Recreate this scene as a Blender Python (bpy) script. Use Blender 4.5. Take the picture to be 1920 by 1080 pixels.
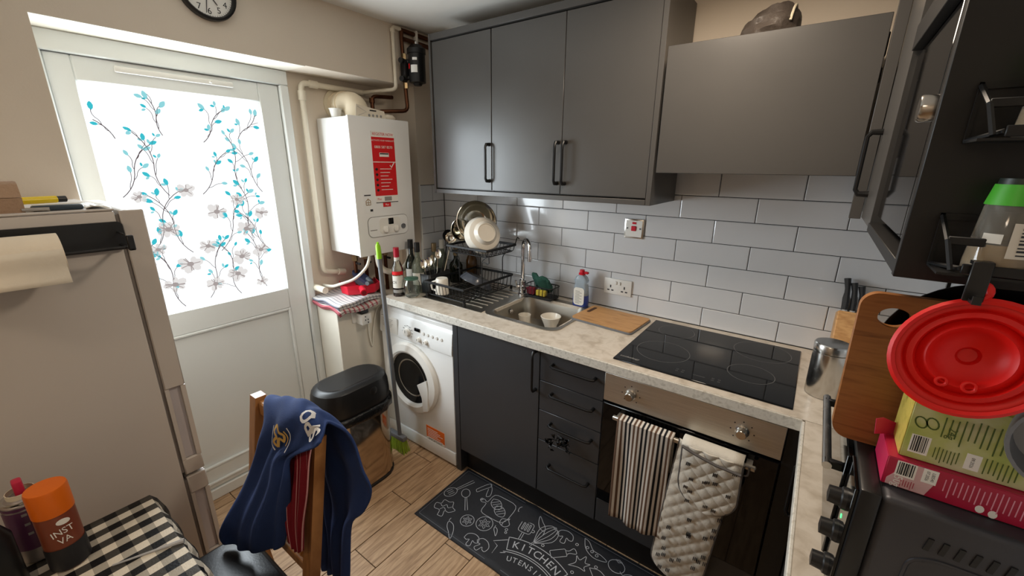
import bpy, bmesh, math, random
from mathutils import Vector as V, Matrix as MX
random.seed(7)
for o in list(bpy.data.objects): bpy.data.objects.remove(o)
SC = bpy.context.scene; COL = SC.collection
PI = math.pi
def C(r, g, b):
    f = lambda c: (c/255/12.92) if c <= 10 else ((c/255+.055)/1.055)**2.4
    return (f(r), f(g), f(b), 1)
# ---------------------------------------------------------------- camera
cd = bpy.data.cameras.new('camera'); cam = bpy.data.objects.new('camera', cd); COL.objects.link(cam)
cd.sensor_width = 36; cd.lens = 777.33/1920*36; cd.clip_start = .01
cam.matrix_world = MX(((0.80611, -0.17361, 0.56573, 1.498), (0.59171, 0.22347, -0.77456, -1.987), (0.00805, 0.95912, 0.28287, 1.6238), (0, 0, 0, 1)))
SC.camera = cam
# ---------------------------------------------------------------- world, lights, exposure
w = bpy.data.worlds.new('world'); SC.world = w; w.use_nodes = True
w.node_tree.nodes['Background'].inputs[0].default_value = (.75, .85, 1, 1)
w.node_tree.nodes['Background'].inputs[1].default_value = .6
SC.view_settings.view_transform = 'Standard'; SC.view_settings.look = 'None'
SC.view_settings.gamma = 1; SC.view_settings.use_curve_mapping = False
SC.view_settings.exposure = 0.7
PANE_LIGHT = 0.8          # brightness of the film-covered door glass
DAY_WATT = 15             # daylight entering the room through that glass
LAMP_WATT = 6            # warm ceiling lamp above the cook
FILL_WATT = 2.0            # unseen ceiling lamp added as fill light at the far end of the room
dl = bpy.data.lights.new('door_daylight', 'AREA'); dl.shape = 'RECTANGLE'; dl.size = .58; dl.size_y = .87; dl.energy = DAY_WATT; dl.color = (.85, .94, 1)
do = bpy.data.objects.new('door_daylight', dl); COL.objects.link(do); do.location = (-.7225, -1.2915, 1.447); do.rotation_euler = V((-1, 0, 0)).to_track_quat('Z', 'Y').to_euler()
# ---------------------------------------------------------------- materials
MATS = {}
def nd(nt, t, **k):
    n = nt.nodes.new(t)
    for a, v in k.items(): setattr(n, a, v)
    return n
def PM(name, col, rough=.5, metal=0, var=.06, scale=12, bump=0, bscale=None, trans=0, coat=0, emit=None, es=0, spec=.5, rvar=0, stretch=(1, 1, 1), ior=1.45, sheen=0):
    """procedural principled material: noise-varied colour, roughness and relief"""
    m = bpy.data.materials.new(name); m.use_nodes = True; nt = m.node_tree
    p = nt.nodes['Principled BSDF']; p.inputs['Roughness'].default_value = rough; p.inputs['Metallic'].default_value = metal
    p.inputs['Transmission Weight'].default_value = trans; p.inputs['Coat Weight'].default_value = coat
    p.inputs['Specular IOR Level'].default_value = spec; p.inputs['IOR'].default_value = ior
    p.inputs['Sheen Weight'].default_value = sheen
    tc = nd(nt, 'ShaderNodeTexCoord'); mp = nd(nt, 'ShaderNodeMapping'); mp.inputs['Scale'].default_value = stretch
    nt.links.new(tc.outputs['Object'], mp.inputs[0])
    nz = nd(nt, 'ShaderNodeTexNoise'); nz.inputs['Scale'].default_value = scale; nz.inputs['Detail'].default_value = 5
    nt.links.new(mp.outputs[0], nz.inputs['Vector'])
    mx = nd(nt, 'ShaderNodeMix', data_type='RGBA')
    mx.inputs[6].default_value = tuple(c*(1-var) for c in col[:3])+(1,); mx.inputs[7].default_value = tuple(min(1, c*(1+var)) for c in col[:3])+(1,)
    nt.links.new(nz.outputs[0], mx.inputs[0]); nt.links.new(mx.outputs[2], p.inputs['Base Color'])
    if rvar:
        mr = nd(nt, 'ShaderNodeMapRange'); mr.inputs[1].default_value = .3; mr.inputs[2].default_value = .7
        mr.inputs[3].default_value = rough-rvar; mr.inputs[4].default_value = rough+rvar
        nt.links.new(nz.outputs[0], mr.inputs[0]); nt.links.new(mr.outputs[0], p.inputs['Roughness'])
    if bump:
        n2 = nd(nt, 'ShaderNodeTexNoise'); n2.inputs['Scale'].default_value = bscale or scale*4; n2.inputs['Detail'].default_value = 4
        nt.links.new(mp.outputs[0], n2.inputs['Vector'])
        b = nd(nt, 'ShaderNodeBump'); b.inputs['Strength'].default_value = bump; b.inputs['Distance'].default_value = .01
        nt.links.new(n2.outputs[0], b.inputs['Height']); nt.links.new(b.outputs[0], p.inputs['Normal'])
    if emit: p.inputs['Emission Color'].default_value = emit; p.inputs['Emission Strength'].default_value = es
    MATS[name] = m; return m
def ramp_mat(name, stops, rough=.5, scale=6, stretch=(1, 1, 1), detail=6, bump=0, metal=0, dist=0, coat=0, rough_n=0):
    """noise through a colour ramp: wood grain, stone, worktop laminate"""
    m = PM(name, (1, 1, 1, 1), rough, metal, 0, scale, coat=coat); nt = m.node_tree; p = nt.nodes['Principled BSDF']
    mp = [n for n in nt.nodes if n.type == 'MAPPING'][0]; mp.inputs['Scale'].default_value = stretch
    nz = [n for n in nt.nodes if n.type == 'TEX_NOISE'][0]; nz.inputs['Detail'].default_value = detail; nz.inputs['Distortion'].default_value = dist
    oi = nd(nt, 'ShaderNodeObjectInfo'); ad = nd(nt, 'ShaderNodeVectorMath'); ad.operation = 'ADD'
    ml = nd(nt, 'ShaderNodeMath'); ml.operation = 'MULTIPLY'; ml.inputs[1].default_value = 37
    nt.links.new(oi.outputs['Random'], ml.inputs[0]); nt.links.new(mp.outputs[0], ad.inputs[0]); nt.links.new(ml.outputs[0], ad.inputs[1])
    nt.links.new(ad.outputs[0], nz.inputs['Vector'])
    rp = nd(nt, 'ShaderNodeValToRGB'); e = rp.color_ramp.elements
    while len(e) < len(stops): e.new(.5)
    for i, (pos, c) in enumerate(stops): e[i].position = pos; e[i].color = c
    nt.links.new(nz.outputs[0], rp.inputs[0]); nt.links.new(rp.outputs[0], p.inputs['Base Color'])
    if bump:
        b = nd(nt, 'ShaderNodeBump'); b.inputs['Strength'].default_value = bump; b.inputs['Distance'].default_value = .004
        nt.links.new(nz.outputs[0], b.inputs['Height']); nt.links.new(b.outputs[0], p.inputs['Normal'])
    return m
def uv_stripe_mat(name, mode, c1, c2, fu, fv, rough=.9, duty=.5, c3=None):
    """woven cloth patterns from the cloth's own UVs: 'stripe' or 'gingham'"""
    m = bpy.data.materials.new(name); m.use_nodes = True; nt = m.node_tree; p = nt.nodes['Principled BSDF']; p.inputs['Roughness'].default_value = rough
    p.inputs['Specular IOR Level'].default_value = .2
    tc = nd(nt, 'ShaderNodeTexCoord'); sp = nd(nt, 'ShaderNodeSeparateXYZ'); nt.links.new(tc.outputs['UV'], sp.inputs[0])
    def band(sock, f):
        a = nd(nt, 'ShaderNodeMath'); a.operation = 'MULTIPLY'; a.inputs[1].default_value = f; nt.links.new(sock, a.inputs[0])
        b = nd(nt, 'ShaderNodeMath'); b.operation = 'FRACT'; nt.links.new(a.outputs[0], b.inputs[0])
        c = nd(nt, 'ShaderNodeMath'); c.operation = 'LESS_THAN'; c.inputs[1].default_value = duty; nt.links.new(b.outputs[0], c.inputs[0]); return c.outputs[0]
    u = band(sp.outputs[0], fu)
    mx = nd(nt, 'ShaderNodeMix', data_type='RGBA'); mx.inputs[6].default_value = c1; mx.inputs[7].default_value = c2
    if mode == 'stripe': nt.links.new(u, mx.inputs[0])
    else:
        v = band(sp.outputs[1], fv); a = nd(nt, 'ShaderNodeMath'); a.operation = 'MULTIPLY_ADD'; a.inputs[1].default_value = .93; a.use_clamp = True
        h = nd(nt, 'ShaderNodeMath'); h.operation = 'MULTIPLY'; h.inputs[1].default_value = .45
        nt.links.new(u, a.inputs[0]); nt.links.new(v, h.inputs[0]); nt.links.new(h.outputs[0], a.inputs[2]); nt.links.new(a.outputs[0], mx.inputs[0])
    out = mx.outputs[2]
    if c3:
        v = band(sp.outputs[0], fu/4.0); m2 = nd(nt, 'ShaderNodeMix', data_type='RGBA'); m2.inputs[7].default_value = c3
        k = nd(nt, 'ShaderNodeMath'); k.operation = 'MULTIPLY'; nt.links.new(v, k.inputs[0]); nt.links.new(u, k.inputs[1])
        nt.links.new(out, m2.inputs[6]); nt.links.new(k.outputs[0], m2.inputs[0]); out = m2.outputs[2]
    nz = nd(nt, 'ShaderNodeTexNoise'); nz.inputs['Scale'].default_value = 260; nt.links.new(tc.outputs['Object'], nz.inputs['Vector'])
    b = nd(nt, 'ShaderNodeBump'); b.inputs['Strength'].default_value = .35; b.inputs['Distance'].default_value = .002
    nt.links.new(nz.outputs[0], b.inputs['Height']); nt.links.new(b.outputs[0], p.inputs['Normal'])
    nt.links.new(out, p.inputs['Base Color']); MATS[name] = m; return m
def EM(name, col, s):
    m = bpy.data.materials.new(name); m.use_nodes = True; nt = m.node_tree; nt.nodes.remove(nt.nodes['Principled BSDF'])
    e = nd(nt, 'ShaderNodeEmission'); e.inputs[0].default_value = col; e.inputs[1].default_value = s
    nt.links.new(e.outputs[0], nt.nodes['Material Output'].inputs[0]); MATS[name] = m; return m
# ---------------------------------------------------------------- mesh builder
class MB:
    def __init__(s): s.v = []; s.f = []; s.uv = {}
    def add(s, vs, fs, uvs=None):
        o = len(s.v); s.v += [tuple(p) for p in vs]
        for i, f in enumerate(fs):
            if uvs: s.uv[len(s.f)] = uvs[i]
            s.f.append(tuple(k+o for k in f))
        return s
    def box(s, x0, y0, z0, x1, y1, z1, b=0, seg=1, M=None):
        bm = bmesh.new(); bmesh.ops.create_cube(bm, size=1)
        for v in bm.verts: v.co = V(((x0+x1)/2+v.co.x*(x1-x0), (y0+y1)/2+v.co.y*(y1-y0), (z0+z1)/2+v.co.z*(z1-z0)))
        if b: bmesh.ops.bevel(bm, geom=bm.edges[:]+bm.verts[:], offset=b, segments=seg, affect='EDGES', profile=.5)
        if M: bm.transform(M)
        bm.verts.index_update(); s.add([v.co for v in bm.verts], [[v.index for v in f.verts] for f in bm.faces]); bm.free(); return s
    def lathe(s, prof, c=(0, 0, 0), n=24, M=None, sx=1, sy=1):
        """profile of (r, z) turned about a local z axis through c"""
        vs = []; fs = []; idx = []
        for r, z in prof:
            if r < 1e-6: idx.append([len(vs)]); vs.append(V((0, 0, z)))
            else:
                idx.append(list(range(len(vs), len(vs)+n)))
                for k in range(n): a = 2*PI*k/n; vs.append(V((r*sx*math.cos(a), r*sy*math.sin(a), z)))
        for A, B in zip(idx, idx[1:]):
            if len(A) == 1 and len(B) == 1: continue
            for k in range(n):
                j = (k+1) % n
                if len(A) == 1: fs.append((A[0], B[j], B[k]))
                elif len(B) == 1: fs.append((A[k], A[j], B[0]))
                else: fs.append((A[k], A[j], B[j], B[k]))
        if M: vs = [M @ v for v in vs]
        c = V(c); return s.add([v+c for v in vs], fs)
    def cyl(s, a, b, r, n=16, r2=None):
        a, b = V(a), V(b); d = b-a; M = d.to_track_quat('Z', 'Y').to_matrix().to_4x4(); L = d.length; r2 = r if r2 is None else r2
        return s.lathe([(0, 0), (r, 0), (r2, L), (0, L)], a, n, M)
    def tube(s, path, r, n=8, closed=False):
        P = [V(p) for p in path]; N = len(P); T = []
        for i in range(N):
            if closed: t = P[(i+1) % N]-P[i-1]
            else: t = P[min(i+1, N-1)]-P[max(i-1, 0)]
            T.append(t.normalized())
        u = T[0].orthogonal().normalized(); vs = []; fs = []
        for i in range(N):
            u = (u-T[i]*u.dot(T[i])).normalized(); w_ = T[i].cross(u); rr = r[i] if isinstance(r, (list, tuple)) else r
            for k in range(n): a = 2*PI*k/n; vs.append(P[i]+(u*math.cos(a)+w_*math.sin(a))*rr)
        for i in range(N if closed else N-1):
            A = i*n; B = ((i+1) % N)*n
            for k in range(n): j = (k+1) % n; fs.append((A+k, A+j, B+j, B+k))
        if not closed: fs += [tuple(range(n-1, -1, -1)), tuple(range((N-1)*n, N*n))]
        return s.add(vs, fs)
    def prism(s, poly, h, M=None):
        """2-D outline (x, y) lifted by h along local z"""
        n = len(poly); vs = [V((x, y, 0)) for x, y in poly]+[V((x, y, h)) for x, y in poly]
        fs = [tuple(range(n-1, -1, -1)), tuple(range(n, 2*n))]+[(i, (i+1) % n, (i+1) % n+n, i+n) for i in range(n)]
        if M: vs = [M @ v for v in vs]
        return s.add(vs, fs)
    def grid(s, P, uv=None):
        """rows of points -> quads, UV 0..1 along columns and rows"""
        R = len(P); K = len(P[0]); vs = [p for r in P for p in r]; fs = []; us = []
        for i in range(R-1):
            for j in range(K-1):
                fs.append((i*K+j, i*K+j+1, (i+1)*K+j+1, (i+1)*K+j))
                q = lambda a, b: (b/(K-1), a/(R-1)); us.append([q(i, j), q(i, j+1), q(i+1, j+1), q(i+1, j)])
        return s.add(vs, fs, us)
    def ribbon(s, pts, wd, M=None, closed=False):
        """flat line drawing: a strip wd wide along a 2-D polyline"""
        P = [V((p[0], p[1], 0)) for p in pts]; N = len(P); vs = []
        for i in range(N):
            t = (P[(i+1) % N]-P[i-1]) if closed else (P[min(i+1, N-1)]-P[max(i-1, 0)])
            if t.length < 1e-9: t = V((1, 0, 0))
            n = V((-t.y, t.x, 0)).normalized()*wd/2; vs += [P[i]+n, P[i]-n]
        fs = [(2*i+1, 2*((i+1) % N)+1, 2*((i+1) % N), 2*i) for i in range(N if closed else N-1)]
        if M: vs = [M @ v for v in vs]
        return s.add(vs, fs)
    def fan(s, poly, M=None):
        vs = [V((p[0], p[1], 0)) for p in poly]
        if M: vs = [M @ v for v in vs]
        return s.add(vs, [tuple(range(len(vs)))])
WMX = {}
def wmat(o): return WMX.get(o.name, MX.Identity(4)) if o else MX.Identity(4)
def thing(name, label, cat, loc=(0, 0, 0), rz=0, group=None, kind=None):
    o = bpy.data.objects.new(name, None); COL.objects.link(o); o.empty_display_size = .05
    o.location = loc; o.rotation_euler = (0, 0, rz); WMX[o.name] = MX.Translation(loc) @ MX.Rotation(rz, 4, 'Z')
    return tag(o, label, cat, group, kind)
def tag(o, label=None, cat=None, group=None, kind=None):
    if label: o['label'] = label
    if cat: o['category'] = cat
    if group: o['group'] = group
    if kind: o['kind'] = kind
    return o
def obj(name, mb, mat, parent=None, local=False, ang=.65, solid=0, sub=0, loc=None):
    """link ONE mesh object; world coordinates are taken into the parent's frame unless local"""
    me = bpy.data.meshes.new(name); me.from_pydata(mb.v, [], mb.f); 
    if mb.uv:
        L = me.uv_layers.new(name='UVMap')
        for p in me.polygons:
            if p.index in mb.uv:
                for k, li in enumerate(p.loop_indices): L.data[li].uv = mb.uv[p.index][k]
    W = wmat(parent)
    if not local and parent: me.transform(W.inverted())
    me.validate(); bm = bmesh.new(); bm.from_mesh(me); bmesh.ops.recalc_face_normals(bm, faces=bm.faces); bm.to_mesh(me); bm.free()
    for p in me.polygons: p.use_smooth = True
    me.set_sharp_from_angle(angle=ang)
    me.materials.append(MATS[mat] if isinstance(mat, str) else mat)
    o = bpy.data.objects.new(name, me); COL.objects.link(o)
    if parent: o.parent = parent
    WMX[o.name] = W.copy()
    if solid: q = o.modifiers.new('thickness', 'SOLIDIFY'); q.thickness = solid; q.offset = 0
    if sub: q = o.modifiers.new('smooth', 'SUBSURF'); q.levels = sub; q.render_levels = sub
    return o
def dupe(o, parent, dx=0, dy=0, dz=0):
    """a copy of a part (and its sub-parts) that shares mesh data, shifted"""
    c = o.copy(); COL.objects.link(c); c.parent = parent; c.location = o.location+V((dx, dy, dz)); WMX[c.name] = wmat(parent).copy()
    for ch in o.children:
        k = ch.copy(); COL.objects.link(k); k.parent = c
    return c
def rrect(w_, h, r, n=5, cx=0, cy=0):
    P = []
    for (sx, sy, a0) in ((1, 1, 0), (-1, 1, PI/2), (-1, -1, PI), (1, -1, 1.5*PI)):
        for k in range(n+1): a = a0+PI/2*k/n; P.append((cx+sx*(w_/2-r)+r*math.cos(a), cy+sy*(h/2-r)+r*math.sin(a)))
    return P
def ell(cx, cy, rx, ry, n=16, rot=0, a0=0, a1=2*PI, close=False):
    P = []
    for k in range(n + (0 if a1-a0 > 6.28 else 1)):
        a = a0+(a1-a0)*k/n; x, y = rx*math.cos(a), ry*math.sin(a); P.append((cx+x*math.cos(rot)-y*math.sin(rot), cy+x*math.sin(rot)+y*math.cos(rot)))
    return P
def cr(P, n):
    """Catmull-Rom through points"""
    P = [V(p) for p in P]; out = []
    for i in range(len(P)-1):
        a, b, c, d = P[max(i-1, 0)], P[i], P[i+1], P[min(i+2, len(P)-1)]
        for k in range(n):
            t = k/n; out.append(.5*((2*b)+(c-a)*t+(2*a-5*b+4*c-d)*t*t+(3*b-a-3*c+d)*t**3))
    return out+[P[-1]]
def surf(T, nu, nv):
    rows = [cr(r, nu) for r in T]; cols = [cr([r[j] for r in rows], nv) for j in range(len(rows[0]))]
    return [[cols[j][i] for j in range(len(cols))] for i in range(len(cols[0]))]
def frame(o, u, v):
    """matrix of a plane at o with in-plane axes u and v"""
    u, v = V(u).normalized(), V(v).normalized(); n = u.cross(v)
    return MX(((u.x, v.x, n.x, o[0]), (u.y, v.y, n.y, o[1]), (u.z, v.z, n.z, o[2]), (0, 0, 0, 1)))
def text(s, size, M, name, mat, parent, align='CENTER', mb=None, sx=1, bold=0):
    cu = bpy.data.curves.new('t', 'FONT'); cu.body = s; cu.size = size; cu.align_x = align; cu.align_y = 'CENTER'; cu.resolution_u = 3; cu.offset = bold
    t = bpy.data.objects.new('t', cu); me = bpy.data.meshes.new_from_object(t); b = mb or MB()
    b.add([M @ V((q.co.x*sx, q.co.y, 0)) for q in me.vertices], [tuple(p.vertices) for p in me.polygons])
    bpy.data.objects.remove(t); bpy.data.curves.remove(cu); bpy.data.meshes.remove(me)
    return b if mb is not None else obj(name, b, mat, parent)
def struct(name, mb, mat, parent=None, label=None, ang=.65):
    o = obj(name, mb, mat, parent, ang=ang)
    if not parent: o['kind'] = 'structure'
    if label: o['label'] = label
    return o
# ================================================================ MATERIALS
PM('wall_paint', C(222, 210, 194), .75, var=.05, scale=3, bump=.06, bscale=160)
PM('wall_white', C(226, 220, 206), .6, var=.05, scale=4, bump=.05, bscale=120)
PM('ceiling_paint', C(232, 228, 220), .85, var=.03, scale=2)
PM('upvc', C(228, 231, 229), .35, var=.03, scale=5)
PM('grout', C(44, 42, 42), .9, var=.1, scale=60)
PM('tile_glaze', C(209, 210, 212), .13, var=.03, scale=6, bump=.015, bscale=14, coat=.3)
ramp_mat('plank_wood', [(.2, C(120, 94, 70)), (.45, C(166, 134, 102)), (.6, C(190, 158, 124)), (.8, C(142, 112, 82))], .5, 6, (14, 1.2, 4), 8, .25, dist=.6)
PM('plank_gap', C(70, 54, 40), .9)
ramp_mat('worktop', [(.3, C(176, 164, 148)), (.48, C(198, 188, 174)), (.6, C(206, 197, 184)), (.75, C(186, 175, 160))], .38, 22, (1, 1, 1), 9, dist=.4)
ramp_mat('worktop_edge', [(.3, C(178, 174, 164)), (.5, C(216, 213, 204)), (.7, C(196, 192, 184))], .4, 60, (1, 1, 1), 9)
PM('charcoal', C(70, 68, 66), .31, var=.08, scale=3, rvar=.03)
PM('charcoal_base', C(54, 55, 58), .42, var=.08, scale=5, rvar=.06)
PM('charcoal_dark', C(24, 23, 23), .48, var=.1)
PM('black_gloss', C(8, 8, 9), .05, var=.1, spec=.32)
PM('black_metal', C(22, 22, 23), .38, var=.1, metal=.3)
PM('black_plastic', C(26, 26, 27), .36, var=.1, scale=30)
PM('black_rubber', C(14, 14, 14), .7)
ramp_mat('brushed_steel', [(.3, C(186, 182, 174)), (.7, C(216, 212, 204))], .42, 8, (1, 60, 160), 6, .03, metal=1)
PM('steel', C(200, 198, 194), .22, metal=1, var=.05, scale=30, rvar=.06)
PM('chrome', C(222, 222, 224), .07, metal=1, var=.02)
PM('sink_steel', C(176, 170, 160), .33, metal=1, var=.05, scale=8, rvar=.03)
PM('white_enamel', C(236, 237, 236), .25, var=.02, scale=6)
PM('white_plastic', C(230, 228, 222), .35, var=.03)
PM('cream_plastic', C(222, 212, 188), .4, var=.05)
PM('grey_plastic', C(108, 110, 114), .45, var=.05)
PM('copper', C(96, 62, 44), .42, metal=.9, var=.3, scale=20, rvar=.15)
PM('brass', C(170, 150, 116), .35, metal=1, var=.15, scale=30)
PM('red_plastic', C(200, 22, 44), .35, var=.05)
PM('red_print', C(214, 32, 36), .4, var=.04)
PM('white_print', C(240, 238, 232), .5, var=.02)
PM('dark_print', C(34, 34, 38), .5, var=.05)
PM('grey_print', C(150, 148, 144), .5, var=.05)
PM('orange_print', C(236, 112, 36), .4, var=.04)
# ================================================================ LAMPS
def ceiling_lamp(x, y, watt, label):
    t = thing('ceiling_lamp', label, 'lamp', (x, y, 2.345), group='ceiling lamps')
    obj('base_plate', MB().lathe([(0, 0), (.16, 0), (.16, -.02), (.15, -.03), (0, -.03)], (x, y, 2.345), 32), 'white_plastic', t)
    obj('diffuser', MB().lathe([(.148, -.031), (.145, -.05), (.12, -.068), (.06, -.078), (0, -.08)], (x, y, 2.345), 32), EM('lamp_glow', (1, .72, .46, 1), 6), t)
    l = bpy.data.lights.new('lamp_light', 'AREA'); l.shape = 'DISK'; l.size = .3; l.energy = watt; l.color = (1, .86, .70)
    o = bpy.data.objects.new('lamp_light', l); COL.objects.link(o); o.parent = t; o.location = (0, 0, -.09)
ceiling_lamp(1.15, -.74, LAMP_WATT, 'round warm ceiling lamp above the cooking end of the kitchen')
ceiling_lamp(.75, -3.0, FILL_WATT, 'added round fill lamp on the unseen rear ceiling of the room')  # invented fixture behind the camera, added for soft fill
# ================================================================ ROOM SHELL
XL, XR, ZC, YR, SOF = -.515, 1.905, 2.345, -3.6, 2.056
fl = struct('floor', MB().box(-.95, YR, -.08, XR+.1, .1, -.004), 'plank_gap')
PWID, PLEN = .147, .9
for i in range(-6, 14):
    x0 = -.038+i*PWID
    if x0 > XR or x0+PWID < -.76: continue
    off = {0: -.925, 1: -1.24, 2: -.6, 3: -.98, 4: -1.3, 5: -.74}.get(i, -.9+.37*((i*5) % 7)/3)
    k0 = math.floor((YR-off)/PLEN)
    for k in range(k0, 5):
        ya, yb = off+k*PLEN, off+(k+1)*PLEN
        ya, yb = max(ya, YR), min(yb, 0)
        if yb-ya < .02: continue
        o = obj('plank', MB().box(-PWID/2+.0015, -(yb-ya)/2+.0015, -.004, PWID/2-.0015, (yb-ya)/2-.0015, 0, .0012), 'plank_wood', fl, local=True)
        o.location = (x0+PWID/2, (ya+yb)/2, 0)
struct('ceiling', MB().box(-1, YR-.1, ZC, XR+.1, .1, ZC+.1), 'ceiling_paint')
wl = struct('wall_left', MB().box(-.95, YR, 0, XL, -1.70, ZC).box(-.95, -1.70, SOF, XL, -.21, ZC).box(-.95, -.21, 0, XL, .1, ZC).box(-.95, -.85, 0, -.72, -.21, SOF), 'wall_paint')
struct('wall_rear', MB().box(-.95, YR-.1, 0, XR+.1, YR, ZC), 'wall_paint')
wr = struct('wall_right', MB().box(XR+.006, YR, 0, XR+.1, .1, ZC), 'wall_paint')
wb = struct('wall_back', MB().box(-.95, .006, 0, XR+.1, .1, ZC), 'wall_paint')
struct('trim_1', MB().box(-.72, -1.7, SOF-.003, XL, -.85, SOF), 'wall_white', label='white painted underside of the lintel over the back door')
# tiles: 300 x 100 mm, half-bond; each its own piece with a pressed edge, grout bed recessed behind
TW, TH, TX, TZ = .3025, .1004, .9881, 1.0013
obj('grout_bed', MB().box(XL, .003, .9, XR, .0065, 1.72), 'grout', wb)
obj('grout_bed', MB().box(XR-.001+.004, -1.6, .9, XR+.0065, 0, 1.72), 'grout', wr)
obj('grout_bed', MB().box(XL-.0005, -.21, .9, XL+.003, .003, 1.505), 'grout', wl)
def tile_mesh(wd, h):
    g, t, e = .0014, .009, .003
    def ring(i, y): return [(i, y, i), (wd-i, y, i), (wd-i, y, h-i), (i, y, h-i)]
    vs = ring(g, t)+ring(g, .0012)+ring(g+e, 0)
    fs = [(8, 9, 10, 11)]+[(a*4+k, a*4+(k+1) % 4, (a+1)*4+(k+1) % 4, (a+1)*4+k) for a in (0, 1) for k in range(4)]
    return MB().add(vs, fs)
TM = {}
def tile(parent, wd, h, M):
    key = (round(wd, 4), round(h, 4))
    if key not in TM:
        o = obj('tile', tile_mesh(wd, h), 'tile_glaze', parent, local=True, ang=.1); TM[key] = o.data
    else:
        o = bpy.data.objects.new('tile', TM[key]); COL.objects.link(o); o.parent = parent
    o.matrix_local = M
for k in range(-1, 7):
    z0 = max(TZ+k*TH, .912); z1 = TZ+(k+1)*TH; off = .5 if k % 2 else 0
    for i in range(-7, 5):
        x0 = TX+(i+off)*TW; x1 = x0+TW; x0, x1 = max(x0, XL+.004), min(x1, XR-.001)
        if x1-x0 < .015 or (k >= 5 and x1 < .96): continue
        tile(wb, x1-x0, z1-z0, MX.Translation((x0, -.003, z0)))
    if k < 5:
        for (a, b) in ([(-.208, -.105), (-.105, -.006)] if k % 2 == 0 else [(-.208, -.006)]):
            tile(wl, b-a, z1-z0, MX.Translation((XL+.006, a, z0)) @ MX.Rotation(PI/2, 4, 'Z'))
    for j in range(0, 6):
        a = -.01-(j+1)*TW+(off*TW); b = min(a+TW, -.006); a = max(a, -1.6)
        if b-a > .02: tile(wr, b-a, z1-z0, MX.Translation((XR-.004, b, z0)) @ MX.Rotation(-PI/2, 4, 'Z'))
struct('trim_2', MB().box(XL-.002, -.214, .91, XL+.009, -.208, 1.51), 'white_plastic', label='thin white plastic bead edging the tiles beside the boiler')
# ---- boxed-in pipes under the boiler
struct('trim_3', MB().box(-.72, -.85, 0, -.5, -.215, .868, .004), 'wall_white', label='white boxed-in pipe casing below the boiler beside the door')
# ================================================================ BACK DOOR (frame, leaf, rails, panel, film-covered glass)
d = thing('door_1', 'white plastic back door with film-covered glass and plain lower panel', 'door', (-.71, -1.29, 0)); d['kind'] = 'structure'; del d['category']
fx0, fx1, lx = -.78, -.69, -.71      # frame depth, leaf face
yl, yr = -1.70, -.85
obj('door_frame', MB().box(fx0, yl, 1.987, fx1, yr, SOF-.003, .004).box(fx0, yr-.04, 0, fx1, yr, 1.987, .004).box(fx0, yl, 0, fx1, yl+.03, 1.987, .004), 'upvc', d)
g0, g1, gz0, gz1 = -1.598, -.985, .991, 1.903
A, B_, Z0, Z1 = -1.668, -.892, .06, 1.985
for nm, bx in (('stile', (A, g0, Z0, Z1)), ('stile', (g1, B_, Z0, Z1)), ('top_rail', (g0, g1, gz1, Z1)), ('middle_rail', (g0, g1, .882, gz0)), ('bottom_rail', (g0, g1, Z0, .168))):
    obj(nm, MB().box(lx-.05, bx[0], bx[2], lx, bx[1], bx[3], .004), 'upvc', d)
obj('lower_panel', MB().box(lx-.04, g0-.001, .167, lx-.014, g1+.001, .883), 'upvc', d)
obj('glazing_bead', MB().box(lx-.014, g0, .168, lx+.004, g0+.012, .882, .003).box(lx-.014, g1-.012, .168, lx+.004, g1, .882, .003).box(lx-.014, g0+.012, .168, lx+.004, g1-.012, .18, .003).box(lx-.014, g0+.012, .87, lx+.004, g1-.012, .882, .003), 'upvc', d)
obj('weather_bar', MB().box(lx, A, .085, lx+.014, B_, .1, .004).box(lx-.02, A, .062, lx+.006, B_, .085, .003), 'upvc', d)
obj('threshold', MB().box(fx0, yl, 0, fx1-.005, yr, .058, .004), 'upvc', d)
tv = obj('trickle_vent', MB().box(lx, -1.488, 1.946, lx+.014, -1.092, 1.968, .004, 2).box(lx+.012, -1.185, 1.952, lx+.02, -1.175, 1.962, .002), 'white_plastic', d)
gl = obj('glass_pane', MB().box(lx-.03, g0-.002, gz0-.002, lx-.018, g1+.002, gz1+.002), EM('lit_glass', (.93, .98, 1, 1), PANE_LIGHT), d)
# film print: branches, leaves and blossom, flat on the glass and lit from behind
EM('film_branch', C(92, 76, 78), .6); EM('film_leaf', C(60, 184, 198), .68); EM('film_leaf_pale', C(140, 205, 212), .68); EM('film_blossom', C(224, 221, 219), .66); EM('film_blossom_core', C(168, 158, 156), .62)
rg = random.Random(3)
br, lf, lp, bl, bc = MB(), MB(), MB(), MB(), MB()
FM = frame((lx-.0165, g0, gz0), (0, 1, 0), (0, 0, 1)); FW, FH = g1-g0, gz1-gz0
def inside(x, y, e=.012): return e < x < FW-e and e < y < FH-e
def leaf(b, x, y, a, L):
    if inside(x, y, L): b.fan([(x+math.cos(a)*L*t*1.0-math.sin(a)*L*.5*s, y+math.sin(a)*L*t+math.cos(a)*L*.5*s) for t, s in ((-.9, 0), (-.4, -.8), (.2, -1), (.7, -.6), (1, 0), (.7, .6), (.2, 1), (-.4, .8))], FM)
def blossom(x, y, r):
    if not inside(x, y, r*1.5): return
    for q in range(6):
        a = q*PI/3+rg.random()*.5; rr = r*(.6+.5*rg.random()); bl.fan(ell(x+math.cos(a)*r*.75, y+math.sin(a)*r*.55, rr*.55, rr*.42, 8, a), FM)
    M2 = FM @ MX.Translation((0, 0, .0003)); bc.fan(ell(x, y, r*.35, r*.28, 8), M2)
    for q in range(7): a = rg.random()*6.3; M2 = FM @ MX.Translation((0, 0, .0003)); bc.ribbon([(x+math.cos(a)*r*.3, y+math.sin(a)*r*.25), (x+math.cos(a)*r, y+math.sin(a)*r*.8)], r*.09, M2)
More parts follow.
